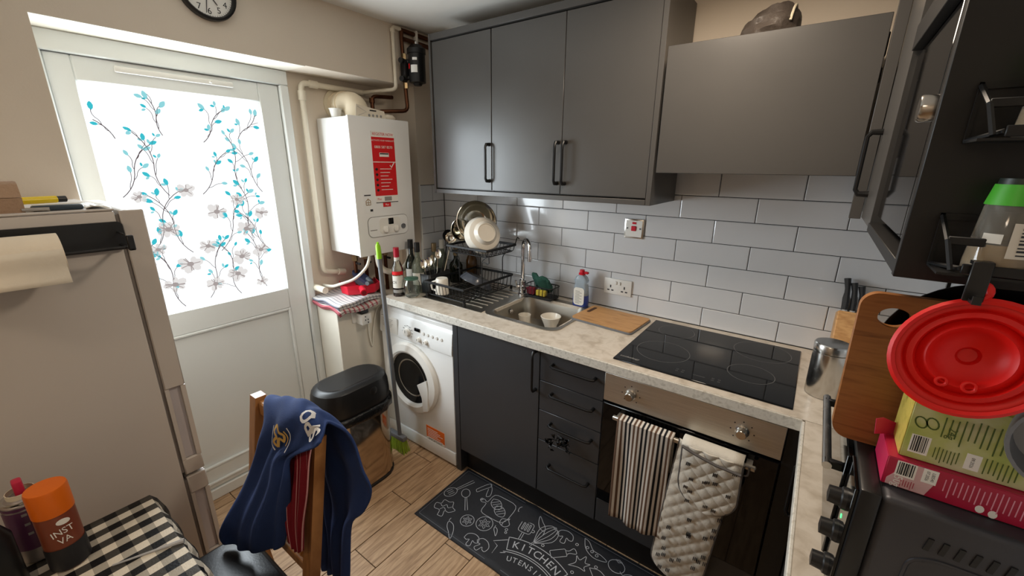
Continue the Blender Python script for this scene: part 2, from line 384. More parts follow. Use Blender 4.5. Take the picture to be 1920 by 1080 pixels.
def branch(x, y, a, L, dens, depth=0, curl=0):
    pts = [(x, y)]; n = 12 if depth == 0 else 6; sd = rg.choice((-1, 1))
    for k in range(n):
        a += curl*1.9*(1 if k < n*.5 else -1)/n; x += math.cos(a)*L/n; y += math.sin(a)*L/n
        if not inside(x, y): break
        pts.append((x, y))
        if depth == 0 and k in (1, 3, 5, 7, 9): sd = -sd; branch(x, y, a+sd*rg.uniform(.6, 1.0), rg.uniform(.035, .075), dens, 1, -sd*rg.uniform(.4, 1.2))
    if len(pts) > 2: br.ribbon(pts, .0028-.0008*depth, FM)
    if inside(x, y, .02):
        b = lf if rg.random() < dens else lp; leaf(b, x+math.cos(a)*.01, y+math.sin(a)*.01, a+rg.uniform(-.3, .3), rg.uniform(.011, .018))
        if rg.random() < .5: leaf(lp if b is lf else lf, x+.011*math.cos(a+1.4), y+.011*math.sin(a+1.4), a+1.2, rg.uniform(.007, .011))
for (fx, fy, a, L, c) in ((.05, .03, 1.2, .26, .9), (.17, .015, 2.0, .24, -1.0), (.27, .03, 1.1, .26, .9), (.40, .02, 2.0, .24, -1.1), (.52, .03, 1.9, .26, -.8), (.10, .27, 1.0, .26, 1.0), (.24, .25, 2.1, .26, -1.0), (.35, .24, 1.0, .28, .9), (.50, .28, 1.9, .24, -.9), (.56, .22, 2.1, .2, -.8),
                       (.05, .50, 1.0, .22, .9), (.20, .50, 2.0, .24, -.9), (.32, .50, 1.0, .2, .8), (.48, .52, 1.9, .22, -.9), (.57, .50, 2.0, .2, -.7), (.07, .72, 1.7, .15, .8), (.22, .74, 1.9, .13, -.8), (.36, .72, 1.0, .15, .8), (.50, .74, 1.4, .13, -.8)):
    branch(fx, fy, PI/2+(a-PI/2)*1.7, L*1.12, .7 if fy < .45 else .45, 0, c)
for (fx, fy, r) in ((.17, .36, .03), (.30, .27, .026), (.36, .42, .03), (.47, .33, .03), (.52, .22, .028), (.22, .20, .032), (.43, .20, .03), (.06, .22, .028), (.15, .12, .03), (.40, .12, .03), (.30, .09, .028), (.12, .28, .022), (.55, .40, .024), (.26, .52, .024), (.45, .47, .022), (.50, .06, .02), (.10, .50, .02)): blossom(fx, fy, r*1.2)
for nm, b, m in (('branch_print', br, 'film_branch'), ('leaf_print', lf, 'film_leaf'), ('pale_leaf_print', lp, 'film_leaf_pale'), ('blossom_print', bl, 'film_blossom'), ('blossom_core_print', bc, 'film_blossom_core')):
    o = obj(nm, b, m, gl); o['kind'] = 'stuff'
# ================================================================ BASE UNITS, WORKTOP, OVEN
def pull(name, a, b, out, parent, r=.0055, mat='black_metal'):
    """bar handle from a to b on two feet, standing off along out"""
    a, b, o = V(a), V(b), V(out); t = (b-a).normalized(); q = .02
    return obj(name, MB().tube([a, a+o*.75, a+o+t*q*.6, a+o+t*q*1.5, b+o-t*q*1.5, b+o-t*q*.6, b+o*.75, b], [r*1.5, r*1.3, r, r, r, r, r*1.3, r*1.5], 8), mat, parent)
YF = -.602
t = thing('base_cupboard', 'charcoal base cupboard with one tall door beside the washing machine', 'cupboard', (.39, -.3, 0))
obj('end_panel', MB().box(.118, YF, 0, .15, -.02, .868, .001), 'charcoal_base', t)
for nm, bx in (('side_panel', (.155, YF+.02, .14, .171, -.02, .868)), ('side_panel', (.623, YF+.02, .14, .639, -.02, .868)), ('bottom_panel', (.172, YF+.02, .14, .622, -.02, .156)), ('back_panel', (.172, -.03, .157, .622, -.02, .868))): obj(nm, MB().box(*bx), 'charcoal_base', t)
dd = obj('cupboard_door', MB().box(.153, YF, .145, .637, YF+.018, .864, .0015), 'charcoal_base', t); pull('handle', (.62, YF, .86), (.62, YF, .675), (0, -.032, 0), dd)
t = thing('drawer_unit', 'charcoal unit of four drawers between cupboard and oven', 'drawers', (.79, -.3, 0))
obj('body', MB().box(.641, YF+.02, .14, .938, -.02, .868), 'charcoal_base', t)
zs = [.864, .729, .584, .43, .145]
for i in range(4):
    dr = obj('drawer', MB().box(.6415, YF, zs[i+1]+.0015, .9375, YF+.018, zs[i]-.0015, .0015), 'charcoal_base', t)
    zz = (.82, .683, .535, .318)[i]; pull('handle', (.706, YF, zz), (.9, YF, zz), (0, -.03, 0), dr, .005)
tag(obj('plinth', MB().box(.152, -.555, 0, 1.6, -.54, .139), 'charcoal_dark'), 'dark charcoal plinth board along the floor under the base units', 'plinth')
t = thing('built_in_oven', 'built-under oven with brushed steel control strip and black glass door', 'oven', (1.237, -.3, .14))
obj('body', MB().box(.942, -.58, .15, 1.535, -.02, .868), 'black_plastic', t)
cp = obj('control_panel', MB().box(.941, -.61, .746, 1.536, -.58, .866, .002), 'brushed_steel', t)
for i, x in enumerate((1.048, 1.42)):
    k = obj('knob', MB().lathe([(0, 0), (.021, 0), (.021, .004), (.017, .006), (.016, .026), (.014, .029), (0, .029)], (x, -.61, .805), 24, MX.Rotation(PI/2, 4, 'X')), 'steel', t)
    mk = MB()
    for a in (-2.4, -1.6, -.8, 0, .8, 1.6, 2.4): mk.box(x+.034*math.sin(a)-.002, -.6106, .805+.034*math.cos(a)-.002, x+.034*math.sin(a)+.002, -.6100, .805+.034*math.cos(a)+.002)
    obj('dial_marks', mk, 'dark_print', t)['kind'] = 'stuff'
dr = obj('oven_door', MB().box(.942, -.612, .275, 1.535, -.583, .738, .003), 'black_gloss', t)
obj('handle', MB().box(1.0, -.655, .702, 1.478, -.64, .718, .003).box(1.012, -.645, .704, 1.03, -.61, .716).box(1.448, -.645, .704, 1.466, -.61, .716), 'brushed_steel', dr)
obj('lower_drawer', MB().box(.942, YF, .15, 1.535, -.583, .268, .002), 'charcoal_base', t)
tag(obj('filler_panel', MB().box(1.538, YF, .14, 1.6, -.59, .868, .001), 'charcoal_dark'), 'narrow dark filler panel between the oven and the right hand units', 'panel')
t = thing('base_unit', 'dark base unit under the narrow right hand worktop', 'cupboard', (1.75, -1.1, 0))
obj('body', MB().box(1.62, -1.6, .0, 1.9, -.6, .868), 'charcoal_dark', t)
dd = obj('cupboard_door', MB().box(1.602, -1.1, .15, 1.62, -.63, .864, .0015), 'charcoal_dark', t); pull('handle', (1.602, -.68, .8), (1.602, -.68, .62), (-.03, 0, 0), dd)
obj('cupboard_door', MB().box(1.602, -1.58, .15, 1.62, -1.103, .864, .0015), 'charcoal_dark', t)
# worktop: the slab has its sink opening cut out; pale edging strip along the front
t = thing('worktop', 'pale stone-look laminate worktop along the tiled wall', 'worktop', (.75, -.3, .87))
SX0, SX1, SY0, SY1 = .235, .615, -.455, -.1
wt = MB()
for (a, b, c, e) in ((-.4, -.614, SX0, -.004), (SX1, -.614, XR-.004, -.004), (SX0, -.614, SX1, SY0), (SX0, SY1, SX1, -.004)): wt.box(a, b, .872, c, e, .91)
obj('slab', wt, 'worktop', t); obj('front_edge', MB().box(-.4, -.622, .872, 1.566, -.614, .91, .002), 'worktop_edge', t); obj('end_edge', MB().box(-.403, -.62, .872, -.4, -.004, .91), 'worktop_edge', t)
t = thing('worktop', 'narrow pale laminate worktop along the right hand wall', 'worktop', (1.73, -1.1, .87))
obj('slab', MB().box(1.572, -1.62, .872, XR-.004, -.616, .91), 'worktop', t); obj('front_edge', MB().box(1.564, -1.62, .872, 1.572, -.623, .91, .002), 'worktop_edge', t)
# ================================================================ WALL UNITS
def wall_unit(name, label, x0, x1, z0, z1, doors, ends):
    t = thing(name, label, 'cupboard', ((x0+x1)/2, -.16, z0))
    obj('body', MB().box(x0+.001, -.308, z0, x1-.001, -.004, z1), 'charcoal', t)
    for (a, b, hx) in doors:
        dd = obj('cupboard_door', MB().box(a+.0012, -.328, z0+.004, b-.0012, -.31, z1-.004, .0012), 'charcoal', t)
        pull('handle', (hx, -.328, 1.55), (hx, -.328, 1.722), (0, -.032, 0), dd, .006)
    for (a, b) in ends: obj('end_panel', MB().box(a, -.336, 1.477, b, -.004, 2.255, .001), 'charcoal', t)
    return t
wall_unit('wall_cupboard', 'narrow charcoal wall cupboard with one door nearest the boiler', -.232, .155, 1.5, 2.223, [(-.232, .155, .142)], [(-.247, -.233)])
wall_unit('wall_cupboard', 'wide charcoal wall cupboard with two doors above the sink', .156, .936, 1.5, 2.223, [(.157, .547, .53), (.547, .936, .568)], [(.938, .958)])
tag(obj('cornice', MB().box(-.232, -.336, 2.225, .937, -.004, 2.255, .001), 'charcoal'), 'flat charcoal cornice strip along the top of the wall cupboards', 'trim')
tag(obj('pelmet', MB().box(-.232, -.336, 1.477, .937, -.004, 1.498, .001), 'charcoal'), 'flat charcoal pelmet strip along the bottom of the wall cupboards', 'trim')
t = thing('cooker_hood', 'charcoal flap-fronted cooker hood cupboard above the hob', 'cooker hood', (1.27, -.16, 1.6))
obj('body', MB().box(.985, -.305, 1.66, 1.56, -.004, 2.0), 'charcoal_dark', t)
obj('flap_door', MB().box(.968, -.338, 1.602, 1.568, -.318, 2.033, .0015), 'charcoal', t)
obj('hinge_arm', MB().box(1.5615, -.317, 1.93, 1.572, -.29, 1.99, .002).box(1.562, -.318, 1.86, 1.572, -.3, 1.9, .002), 'black_metal', t)
t = thing('corner_cupboard', 'tall charcoal wall cupboard in the right hand corner with bar handle', 'cupboard', (1.75, -.48, 1.48))
obj('body', MB().box(1.622, -.637, 1.477, 1.9, -.004, 2.255), 'charcoal', t); obj('corner_post', MB().box(1.574, -.336, 1.477, 1.602, -.31, 2.255, .001), 'charcoal', t)
obj('side_panel', MB().box(1.603, -.644, 1.477, 1.9, -.638, 2.255), 'charcoal', t)
dd = obj('cupboard_door', MB().box(1.603, -.635, 1.482, 1.621, -.34, 2.25, .0012), 'charcoal', t); pull('handle', (1.603, -.39, 1.553), (1.603, -.39, 1.722), (-.032, 0, 0), dd, .006)
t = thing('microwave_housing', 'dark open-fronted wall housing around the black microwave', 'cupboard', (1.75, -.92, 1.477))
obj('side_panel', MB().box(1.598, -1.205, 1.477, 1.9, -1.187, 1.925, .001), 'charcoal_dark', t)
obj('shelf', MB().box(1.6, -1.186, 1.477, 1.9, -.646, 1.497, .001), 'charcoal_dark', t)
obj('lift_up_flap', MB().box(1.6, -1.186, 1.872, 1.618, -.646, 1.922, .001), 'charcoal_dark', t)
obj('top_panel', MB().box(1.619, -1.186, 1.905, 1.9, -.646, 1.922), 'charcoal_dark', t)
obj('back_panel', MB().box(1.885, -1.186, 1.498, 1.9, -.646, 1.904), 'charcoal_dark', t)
# ================================================================ WASHING MACHINE
RX = MX.Rotation(PI/2, 4, 'X')          # local z -> -y (out of a front that faces the cook)
RY = MX.Rotation(PI/2, 4, 'Y')          # local z -> +x
t = thing('washing_machine', 'white front-loading washing machine under the end of the worktop', 'washing machine', (-.18, -.33, 0))
wx0, wx1 = -.475, .114
obj('body', MB().box(wx0, -.585, .005, wx1, -.08, .845, .012, 3), 'white_enamel', t)
obj('front_panel', MB().box(wx0+.004, -.598, .095, wx1-.004, -.58, .68, .006, 2), 'white_enamel', t)
obj('kick_panel', MB().box(wx0+.004, -.602, .012, wx1-.004, -.58, .092, .005, 2), 'white_enamel', t)
cp = obj('control_panel', MB().prism([(-.58, .684), (-.604, .684), (-.606, .70), (-.596, .80), (-.58, .825)], wx1-wx0-.008, frame((wx0+.004, 0, 0), (0, 1, 0), (0, 0, 1))), 'white_enamel', t)
dw = obj('detergent_drawer', MB().box(wx0+.02, -.6085, .695, wx0+.165, -.596, .79, .004, 2), 'white_plastic', t)
PMx = lambda x, z, e=.0005: (x, -.606+(.01*(z-.70)/.1)-e, z)
b = MB()
for i in range(6): b.box(wx0+.035, -.6092, .776-i*.009, wx0+.075-.006*(i % 2), -.6084, .778-i*.009); b.box(wx0+.09, -.6092, .776-i*.009, wx0+.13-.008*(i % 3), -.6084, .778-i*.009)
obj('printed_text', b, 'grey_print', dw)['kind'] = 'stuff'
for (x, r, z) in ((-.226, .027, .735), (-.132, .015, .715), (-.078, .015, .713)):
    k = obj('knob', MB().lathe([(0, 0), (r, 0), (r*.95, .006), (r*.8, .008), (r*.75, .02), (0, .022)], (x, -.602, z), 20, RX), 'white_plastic', t)
    obj('pointer', MB().box(x-.0012, -.6252, z, x+.0012, -.6238, z+r*.6), 'grey_print', k)
obj('display', MB().box(-.168, -.6075, .757, -.128, -.598, .775, .002), 'black_gloss', t)
for i in range(5): obj('button', MB().lathe([(0, 0), (.009, 0), (.008, .004), (0, .005)], (-.1+i*.034, -.601, .756), 12, RX), 'white_plastic', t)
b = MB()
for i in range(9): a = i/8*4.2-2.1; b.box(-.226+.038*math.sin(a)-.004, -.6062, .735+.038*math.cos(a)-.0012, -.226+.038*math.sin(a)+.004, -.6054+.003, .735+.038*math.cos(a)+.0012)
obj('dial_print', b, 'grey_print', t)['kind'] = 'stuff'
cx, cz = -.215, .458
dr = obj('porthole_door', MB().lathe([(.214, 0), (.216, .012), (.205, .026), (.17, .034), (.158, .028), (.153, .012)], (cx, -.598, cz), 48, RX), 'white_plastic', t)
PM('porthole_glass', C(22, 22, 23), .08, var=.3, scale=9)
obj('glass_bowl', MB().lathe([(0, .004), (.06, .0045), (.12, .007), (.153, .014)], (cx, -.598, cz), 40, RX), 'porthole_glass', dr)
obj('drum_ring', MB().lathe([(.106, .008), (.109, .0095), (.112, .009), (.114, .0085)], (cx, -.598, cz), 40, RX), 'steel', dr)
M = frame((cx+.12, -.628, cz-.02), (1, 0, 0), (0, 0, 1))
obj('door_handle', MB().prism([(-.045, .01), (.03, .06), (.04, .0), (.03, -.13), (-.005, -.145), (-.012, -.06)], .012, MX.Translation((0, 0, 0)) @ M @ MX.Translation((0, 0, -.006))), 'white_plastic', dr)
st = obj('sticker', MB().box(-.122, -.5995, .082, .024, -.5978, .184), 'orange_print', t)
b = MB()
for i in range(6): b.box(-.112, -.60, .165-i*.011, -.03+.02*(i % 3), -.5994, .168-i*.011)
obj('sticker_text', b, 'white_print', st)['kind'] = 'stuff'
obj('sticker_strip', MB().box(-.122, -.6, .09, .024, -.5994, .108), 'white_print', st)
text('IMPORTANT', .02, frame((-.05, -.6003, .099), (1, 0, 0), (0, 0, 1)), 'sticker_lettering', 'dark_print', st)
for (x, y) in ((wx0+.05, -.55), (wx1-.05, -.55), (wx0+.05, -.12), (wx1-.05, -.12)): obj('foot', MB().cyl((x, y, 0), (x, y, .012), .02), 'black_rubber', t)
PM('cord_white', C(226, 222, 210), .5)
b = MB().tube(cr([(-.05, -.35, .858), (-.25, -.46, .858), (-.44, -.55, .856), (-.488, -.60, .82), (-.4875, -.64, .70), (-.4875, -.655, .60), (-.487, -.668, .66), (-.486, -.674, .77), (-.480, -.680, .80)], 8), .0042, 6)
tag(obj('power_cord', b, 'cord_white'), 'white flex running from the washing machine to the adapter plug', 'cord')
# ================================================================ BOILER with its fittings
t = thing('boiler', 'white wall-hung combi boiler with red stickers beside the back door', 'boiler', (-.575, -.525, 1.15))
by0, by1, bx, bz0, bz1 = -.712, -.34, -.43, 1.15, 1.853
obj('casing', MB().box(-.715, by0, bz0, bx-.02, by1, bz1, .006, 2), 'white_enamel', t)
obj('front_panel', MB().box(bx-.018, by0-.003, bz0-.004, bx, by1+.003, bz1+.003, .005, 2), 'white_enamel', t)
YZ = lambda y, z, e=0: frame((bx+e, y, z), (0, 1, 0), (0, 0, 1))
obj('control_rim', MB().prism(rrect(.268, .112, .03), .003, YZ(-.522, 1.298, 0)), 'grey_print', t)
obj('control_fascia', MB().prism(rrect(.262, .106, .028), .005, YZ(-.522, 1.298, 0)), 'white_enamel', t)
obj('control_insert', MB().prism(rrect(.14, .086, .02), .008, YZ(-.515, 1.3, 0)), 'white_plastic', t)
obj('display', MB().prism(rrect(.034, .034, .003), .0095, YZ(-.51, 1.323, 0)), 'black_gloss', t)
for y in (-.548, -.478):
    k = obj('knob', MB().lathe([(0, 0), (.019, 0), (.018, .012), (.015, .014), (0, .014)], (bx+.008, y, 1.281), 20, RY), 'white_plastic', t)
    obj('grip', MB().box(bx+.02, y-.004, 1.265, bx+.028, y+.004, 1.297, .002), 'white_plastic', k)
obj('pressure_gauge', MB().lathe([(0, .0045), (.010, .0045), (.011, .008), (.014, .008), (.014, 0)], (bx+.004, -.425, 1.287), 20, RY), 'grey_plastic', t)
obj('brand_print', MB().box(bx+.005, -.645, 1.28, bx+.0056, -.602, 1.285), 'grey_print', t)
st = obj('warranty_sticker', MB().box(bx-.001, -.59, 1.462, bx+.0012, -.445, 1.79), 'red_print', t)
obj('sticker_heading', MB().box(bx, -.59, 1.762, bx+.0018, -.445, 1.79), 'white_print', st)
text('REGISTER NOW', .02, YZ(-.5175, 1.776, .0024), 'sticker_lettering', 'red_print', st, sx=.92)
text('ACTIVATE YOUR WARRANTY', .0115, YZ(-.5175, 1.745, .0018), 'sticker_lettering', 'white_print', st, sx=.95)
text('0800 587 8570', .019, YZ(-.5175, 1.712, .0018), 'sticker_lettering', 'white_print', st)
obj('sticker_box', MB().box(bx, -.547, 1.664, bx+.0018, -.487, 1.684), 'white_print', st); obj('sticker_box_bar', MB().box(bx, -.545, 1.676, bx+.0022, -.489, 1.682), 'dark_print', st)
obj('sticker_rule', MB().box(bx, -.59, 1.635, bx+.0018, -.445, 1.639), 'white_print', st)
obj('sticker_tick', MB().ribbon([(-.016, .006), (-.008, -.006), (.012, .02)], .006, YZ(-.468, 1.615, .0018)), 'white_print', st)
b = MB()
for i in range(7): b.box(bx, -.55, 1.6-i*.018, bx+.0018, -.475-.012*(i % 3), 1.603-i*.018)
obj('sticker_text', b, 'white_print', st)['kind'] = 'stuff'
for i in range(5): obj('sticker_icon', MB().prism(ell(0, 0, .008, .007, 10), .0008, YZ(-.572, 1.6-i*.027, .0014)), 'dark_print', st)
pp = obj('leaflet_strip', MB().box(bx-.001, -.59, 1.427, bx+.0015, -.445, 1.4615), 'white_print', t)
obj('strip_print', MB().box(bx, -.535, 1.434, bx+.002, -.488, 1.456), 'grey_print', pp); obj('strip_edge', MB().box(bx, -.59, 1.4245, bx+.002, -.445, 1.428), 'dark_print', pp)
text('Plus', .016, YZ(-.568, 1.445, .002), 'strip_lettering', 'red_print', pp)
lb = obj('red_tab', MB().box(bx-.001, -.547, 1.402, bx+.002, -.497, 1.4243), 'red_print', t); text('Plus', .014, YZ(-.522, 1.413, .0024), 'tab_lettering', 'white_print', lb)
PM('label_cream', C(222, 214, 190), .5)
lb = obj('energy_label', MB().box(bx-.001, -.668, 1.375, bx+.001, -.612, 1.475), 'white_enamel', t)
b = MB().ribbon([(-.014, -.012), (-.014, .008), (0, .02), (.014, .008), (.014, -.012), (-.014, -.012)], .004, YZ(-.64, 1.43, .0014)).ribbon([(0, .02), (0, -.012)], .003, YZ(-.64, 1.43, .0014)).ribbon([(-.014, 0), (.014, 0)], .003, YZ(-.64, 1.43, .0014))
obj('label_icon', b, PM('tan_print', C(150, 118, 70), .5), lb)
obj('label_print', MB().box(bx, -.662, 1.465, bx+.0014, -.622, 1.471), 'dark_print', lb); obj('label_mark', MB().box(bx, -.632, 1.383, bx+.0014, -.615, 1.395), 'dark_print', lb)
# flue elbow, cup and leaflets on top
PM('flue_white', C(232, 218, 192), .45, var=.08, scale=14)
t = thing('boiler_flue', 'cream elbow flue pipe leaving the top of the boiler into the wall', 'flue', (-.6, -.565, 1.853))
el = [(-.72, -.575, 1.93), (-.64, -.575, 1.93), (-.6, -.575, 1.928), (-.57, -.575, 1.915), (-.555, -.575, 1.89), (-.55, -.575, 1.856)]
obj('elbow', MB().tube(cr(el, 5), .062, 20), 'flue_white', t)
for x in (-.655, -.7): obj('collar', MB().cyl((x-.008, -.575, 1.93), (x+.008, -.575, 1.93), .067, 24), 'flue_white', t)
obj('wall_seal', MB().cyl((-.72, -.575, 1.93), (-.708, -.575, 1.93), .085, 24), 'cream_plastic', t)
tag(obj('plastic_tub', MB().lathe([(0, 0), (.022, 0), (.03, .04), (.033, .042), (.033, .045), (.03, .045), (.021, .004), (0, .004)], (-.6, -.668, 1.853), 20), 'white_plastic'), 'small ribbed white plastic tub on top of the boiler', 'tub')
PM('leaflet_paper', C(228, 218, 200), .7)
t = thing('leaflet', 'folded white leaflet propped on the boiler in front of the flue', 'leaflet', (-.48, -.6, 1.856))
obj('front_page', MB().prism([(-.645, 1.857), (-.46, 1.857), (-.47, 1.895), (-.56, 1.905), (-.638, 1.915)], .0015, frame((-.465, 0, 0), (0, 1, 0), (0, 0, 1))), 'leaflet_paper', t)
obj('leaflet_print', MB().box(-.4636, -.56, 1.889, -.463, -.52, 1.895), 'dark_print', t)
obj('leaflet_fold', MB().ribbon([(-.63, 1.862), (-.58, 1.882), (-.632, 1.905)], .002, frame((-.4625, 0, 0), (0, 1, 0), (0, 0, 1))), 'grey_print', t)
for i in range(4): obj('leaflet_icon', MB().prism(ell(-.565+i*.024, 1.868, .007, .007, 10), .0006, frame((-.4635, 0, 0), (0, 1, 0), (0, 0, 1))), 'grey_print', t)
tag(obj('fitting_bag', MB().lathe([(0, 0), (.03, .002), (.034, .012), (.022, .026), (0, .03)], (-.49, -.425, 1.856), 10, sy=1.3), 'leaflet_paper'), 'small clear bag of white fittings on the boiler corner', 'bag')
# white pipe on the wall, round the pier and up to the ceiling
def pipe(name, label, path, r, mat, clips=(), n=10):
    t = thing(name, label, 'pipe', path[0]); obj('pipe_run', MB().tube(path, r, n), mat, t)
    for (a, b) in clips: obj('coupling', MB().cyl(a, b, r*1.35, 12), mat, t)
    return t
def bend(P, r=.03, n=4):
    P = [V(p) for p in P]; out = [P[0]]
    for i in range(1, len(P)-1):
        a = (P[i-1]-P[i]).normalized(); b = (P[i+1]-P[i]).normalized(); q = min(r, (P[i-1]-P[i]).length*.45, (P[i+1]-P[i]).length*.45); A, B = P[i]+a*q, P[i]+b*q
        for k in range(n+1): s = k/n; out.append(A*(1-s)**2+P[i]*2*s*(1-s)+B*s*s)
    return out+[P[-1]]
PM('pipe_white', C(226, 218, 200), .4, var=.06)
pipe('white_pipe', 'white plastic pipe running down the wall left of the boiler', bend([(-.69, -.42, 2.012), (-.69, -.787, 2.012), (-.69, -.787, 1.045), (-.69, -.66, 1.02)], .03), .0135, 'pipe_white', [((-.69, -.787, 1.93), (-.69, -.787, 1.975)), ((-.69, -.70, 2.012), (-.69, -.745, 2.012)), ((-.69, -.7, 1.028), (-.69, -.66, 1.02))])
pipe('white_pipe', 'thin white pipe rising from the lintel to the ceiling by the filter', bend([(-.70, -.44, 2.01), (-.62, -.41, 2.014), (-.497, -.352, 2.022), (-.497, -.352, 2.328), (-.497, -.3, 2.324)], .025), .010, 'pipe_white', [((-.497, -.352, 2.30), (-.497, -.352, 2.318))])
for i, (z, lb) in enumerate(((2.322, 'upper copper pipe running along the ceiling edge to the cupboard'), (2.282, 'lower copper pipe running below another to the cupboard'))):
    pipe('copper_pipe', lb, [(-.495, -.298+i*.012, z), (-.495, -.02, z-.006)], .0115, 'copper')
obj_t = thing('pipe_clip', 'small white clip holding the two copper pipes', 'clip', (-.49, -.2, 2.3)); obj('strap', MB().box(-.505, -.205, 2.262, -.478, -.19, 2.338, .003), 'white_plastic', obj_t)
pipe('copper_pipe', 'vertical copper pipe with valves left of the black filter', bend([(-.49, -.298, 2.315), (-.488, -.302, 2.28), (-.478, -.3, 1.985), (-.47, -.3, 1.915), (-.52, -.46, 1.9), (-.53, -.462, 1.857)], .035), .0105, 'copper', [])
pipe('copper_pipe', 'short dark copper pipe standing up behind the boiler flue', bend([(-.6, -.44, 1.857), (-.6, -.44, 1.985), (-.6, -.30, 1.995)], .03), .011, 'copper', [((-.6, -.44, 1.95), (-.6, -.44, 1.975))])
t = thing('magnetic_filter', 'black cylindrical heating filter hung high in the corner', 'filter', (-.42, -.262, 2.05))
fx, fy = -.42, -.262
obj('canister', MB().lathe([(0, 2.045), (.02, 2.045), (.028, 2.056), (.045, 2.06), (.046, 2.2), (.05, 2.202), (.05, 2.225), (.04, 2.235), (.03, 2.245), (0, 2.247)], (fx, fy, 0), 24), 'black_plastic', t)
obj('bleed_valve', MB().cyl((fx, fy, 2.245), (fx, fy, 2.262), .008, 10), 'steel', t)
obj('valve_body', MB().box(-.495, -.318, 2.075, -.455, -.285, 2.17, .006, 2).cyl((-.475, -.3, 2.165), (-.43, -.27, 2.165), .012).cyl((-.475, -.3, 2.085), (-.43, -.27, 2.085), .012), 'black_plastic', t)
for z in (2.165, 2.075): obj('lever', MB().cyl((-.475, -.3, z), (-.462, -.34, z), .014, 10), 'black_plastic', t)
for z in (2.19, 2.045): obj('nut', MB().cyl((-.477, -.3, z-.014), (-.477, -.3, z+.014), .014, 6), 'brass', t)
# flat labels wrapped on the canister face that looks into the room
def wrap_label(nm, z0, z1, a0, a1, r, mat, c, parent):
    obj(nm, MB().grid([[(c[0]+r*math.cos(a0+(a1-a0)*k/24), c[1]+r*math.sin(a0+(a1-a0)*k/24), z) for k in range(25)] for z in (z0, z1)]), mat, parent)
wrap_label('label', 2.105, 2.142, -1.5, -.7, .0468, 'white_print', (fx, fy), t); wrap_label('label', 2.165, 2.178, -1.25, -.7, .0468, 'white_print', (fx, fy), t)
wrap_label('red_mark', 2.125, 2.15, -2.0, -1.7, .0468, 'red_print', (fx, fy), t)
# under the boiler: tails, valves, condensate trap
for i, (y, lb) in enumerate(((-.63, 'first copper tail with valve under the boiler, nearest the door'), (-.56, 'second copper tail under the boiler'), (-.49, 'third copper tail under the boiler'), (-.42, 'last copper tail under the boiler, nearest the tiles'))):
    t = pipe('copper_tail', lb, [(-.62, y, 1.148), (-.62, y, .87)], .011, 'copper')
    obj('valve', MB().cyl((-.62, y, 1.09), (-.62, y, 1.12), .017, 6), 'brass', t); obj('lever', MB().box(-.61, y-.006, 1.07, -.57, y+.006, 1.082, .003), 'black_plastic', t)
tag(obj('condensate_hose', MB().tube(cr([(-.5, -.56, 1.148), (-.49, -.555, 1.06), (-.47, -.5, 1.02), (-.47, -.42, 1.02), (-.47, -.36, 1.07), (-.48, -.35, 1.148)], 6), .017, 12), 'pipe_white'), 'grey-white looped condensate hose hanging under the boiler', 'hose')
tag(obj('boiler_cable', MB().tube(cr([(-.47, -.63, 1.148), (-.47, -.66, 1.08), (-.5, -.72, 1.02), (-.56, -.78, .99), (-.62, -.79, .972), (-.705, -.79, .965)], 6), .008, 8), 'cord_white'), 'thick white cable curving down from the boiler to the casing', 'cable')
tag(obj('pipe_stub', MB().cyl((-.715, -.84, .965), (-.6, -.84, .962), .018, 14), 'pipe_white'), 'white pipe stub at the casing top beside the folded towels', 'pipe')
tag(obj('brass_cap', MB().lathe([(0, 0), (.018, 0), (.02, .012), (.014, .03), (0, .034)], (-.69, -.825, .868), 12), 'brass'), 'small brass pipe cap on the corner of the casing', 'pipe')
# ================================================================ WALL CLOCK
t = thing('wall_clock', 'round black-rimmed clock with white face above the back door', 'clock', (XL, -1.21, 2.245))
obj('rim', MB().lathe([(.084, .004), (.085, .02), (.09, .026), (.097, .022), (.099, .008), (.098, 0)], (XL, -1.21, 2.245), 40, RY), 'black_plastic', t)
fc = obj('face', MB().lathe([(0, .008), (.086, .008)], (XL, -1.21, 2.245), 40, RY), 'white_print', t)
for i in range(1, 13):
    a = i*PI/6; text(str(i), .03, frame((XL+.0088, -1.21+.066*math.sin(a), 2.245+.066*math.cos(a)), (0, 1, 0), (0, 0, 1)), 'numeral', 'dark_print', fc)
b = MB()
for i in range(60): a = i*PI/30; M = frame((XL+.0088, -1.21, 2.245), (0, 1, 0), (0, 0, 1)); b.ribbon([(.079*math.sin(a), .079*math.cos(a)), (.084*math.sin(a), .084*math.cos(a))], .0012, M)
obj('minute_marks', b, 'dark_print', fc)['kind'] = 'stuff'
for (a, L, wd) in ((2.5, .05, .005), (3.3, .075, .0035)): obj('hand', MB().prism([(-wd/2, -.012), (wd/2, -.012), (wd/4, L), (-wd/4, L)], .001, frame((XL+.0105, -1.21, 2.245), (0, 1, 0), (0, 0, 1)) @ MX.Rotation(-a, 4, 'Z')), 'dark_print', t)
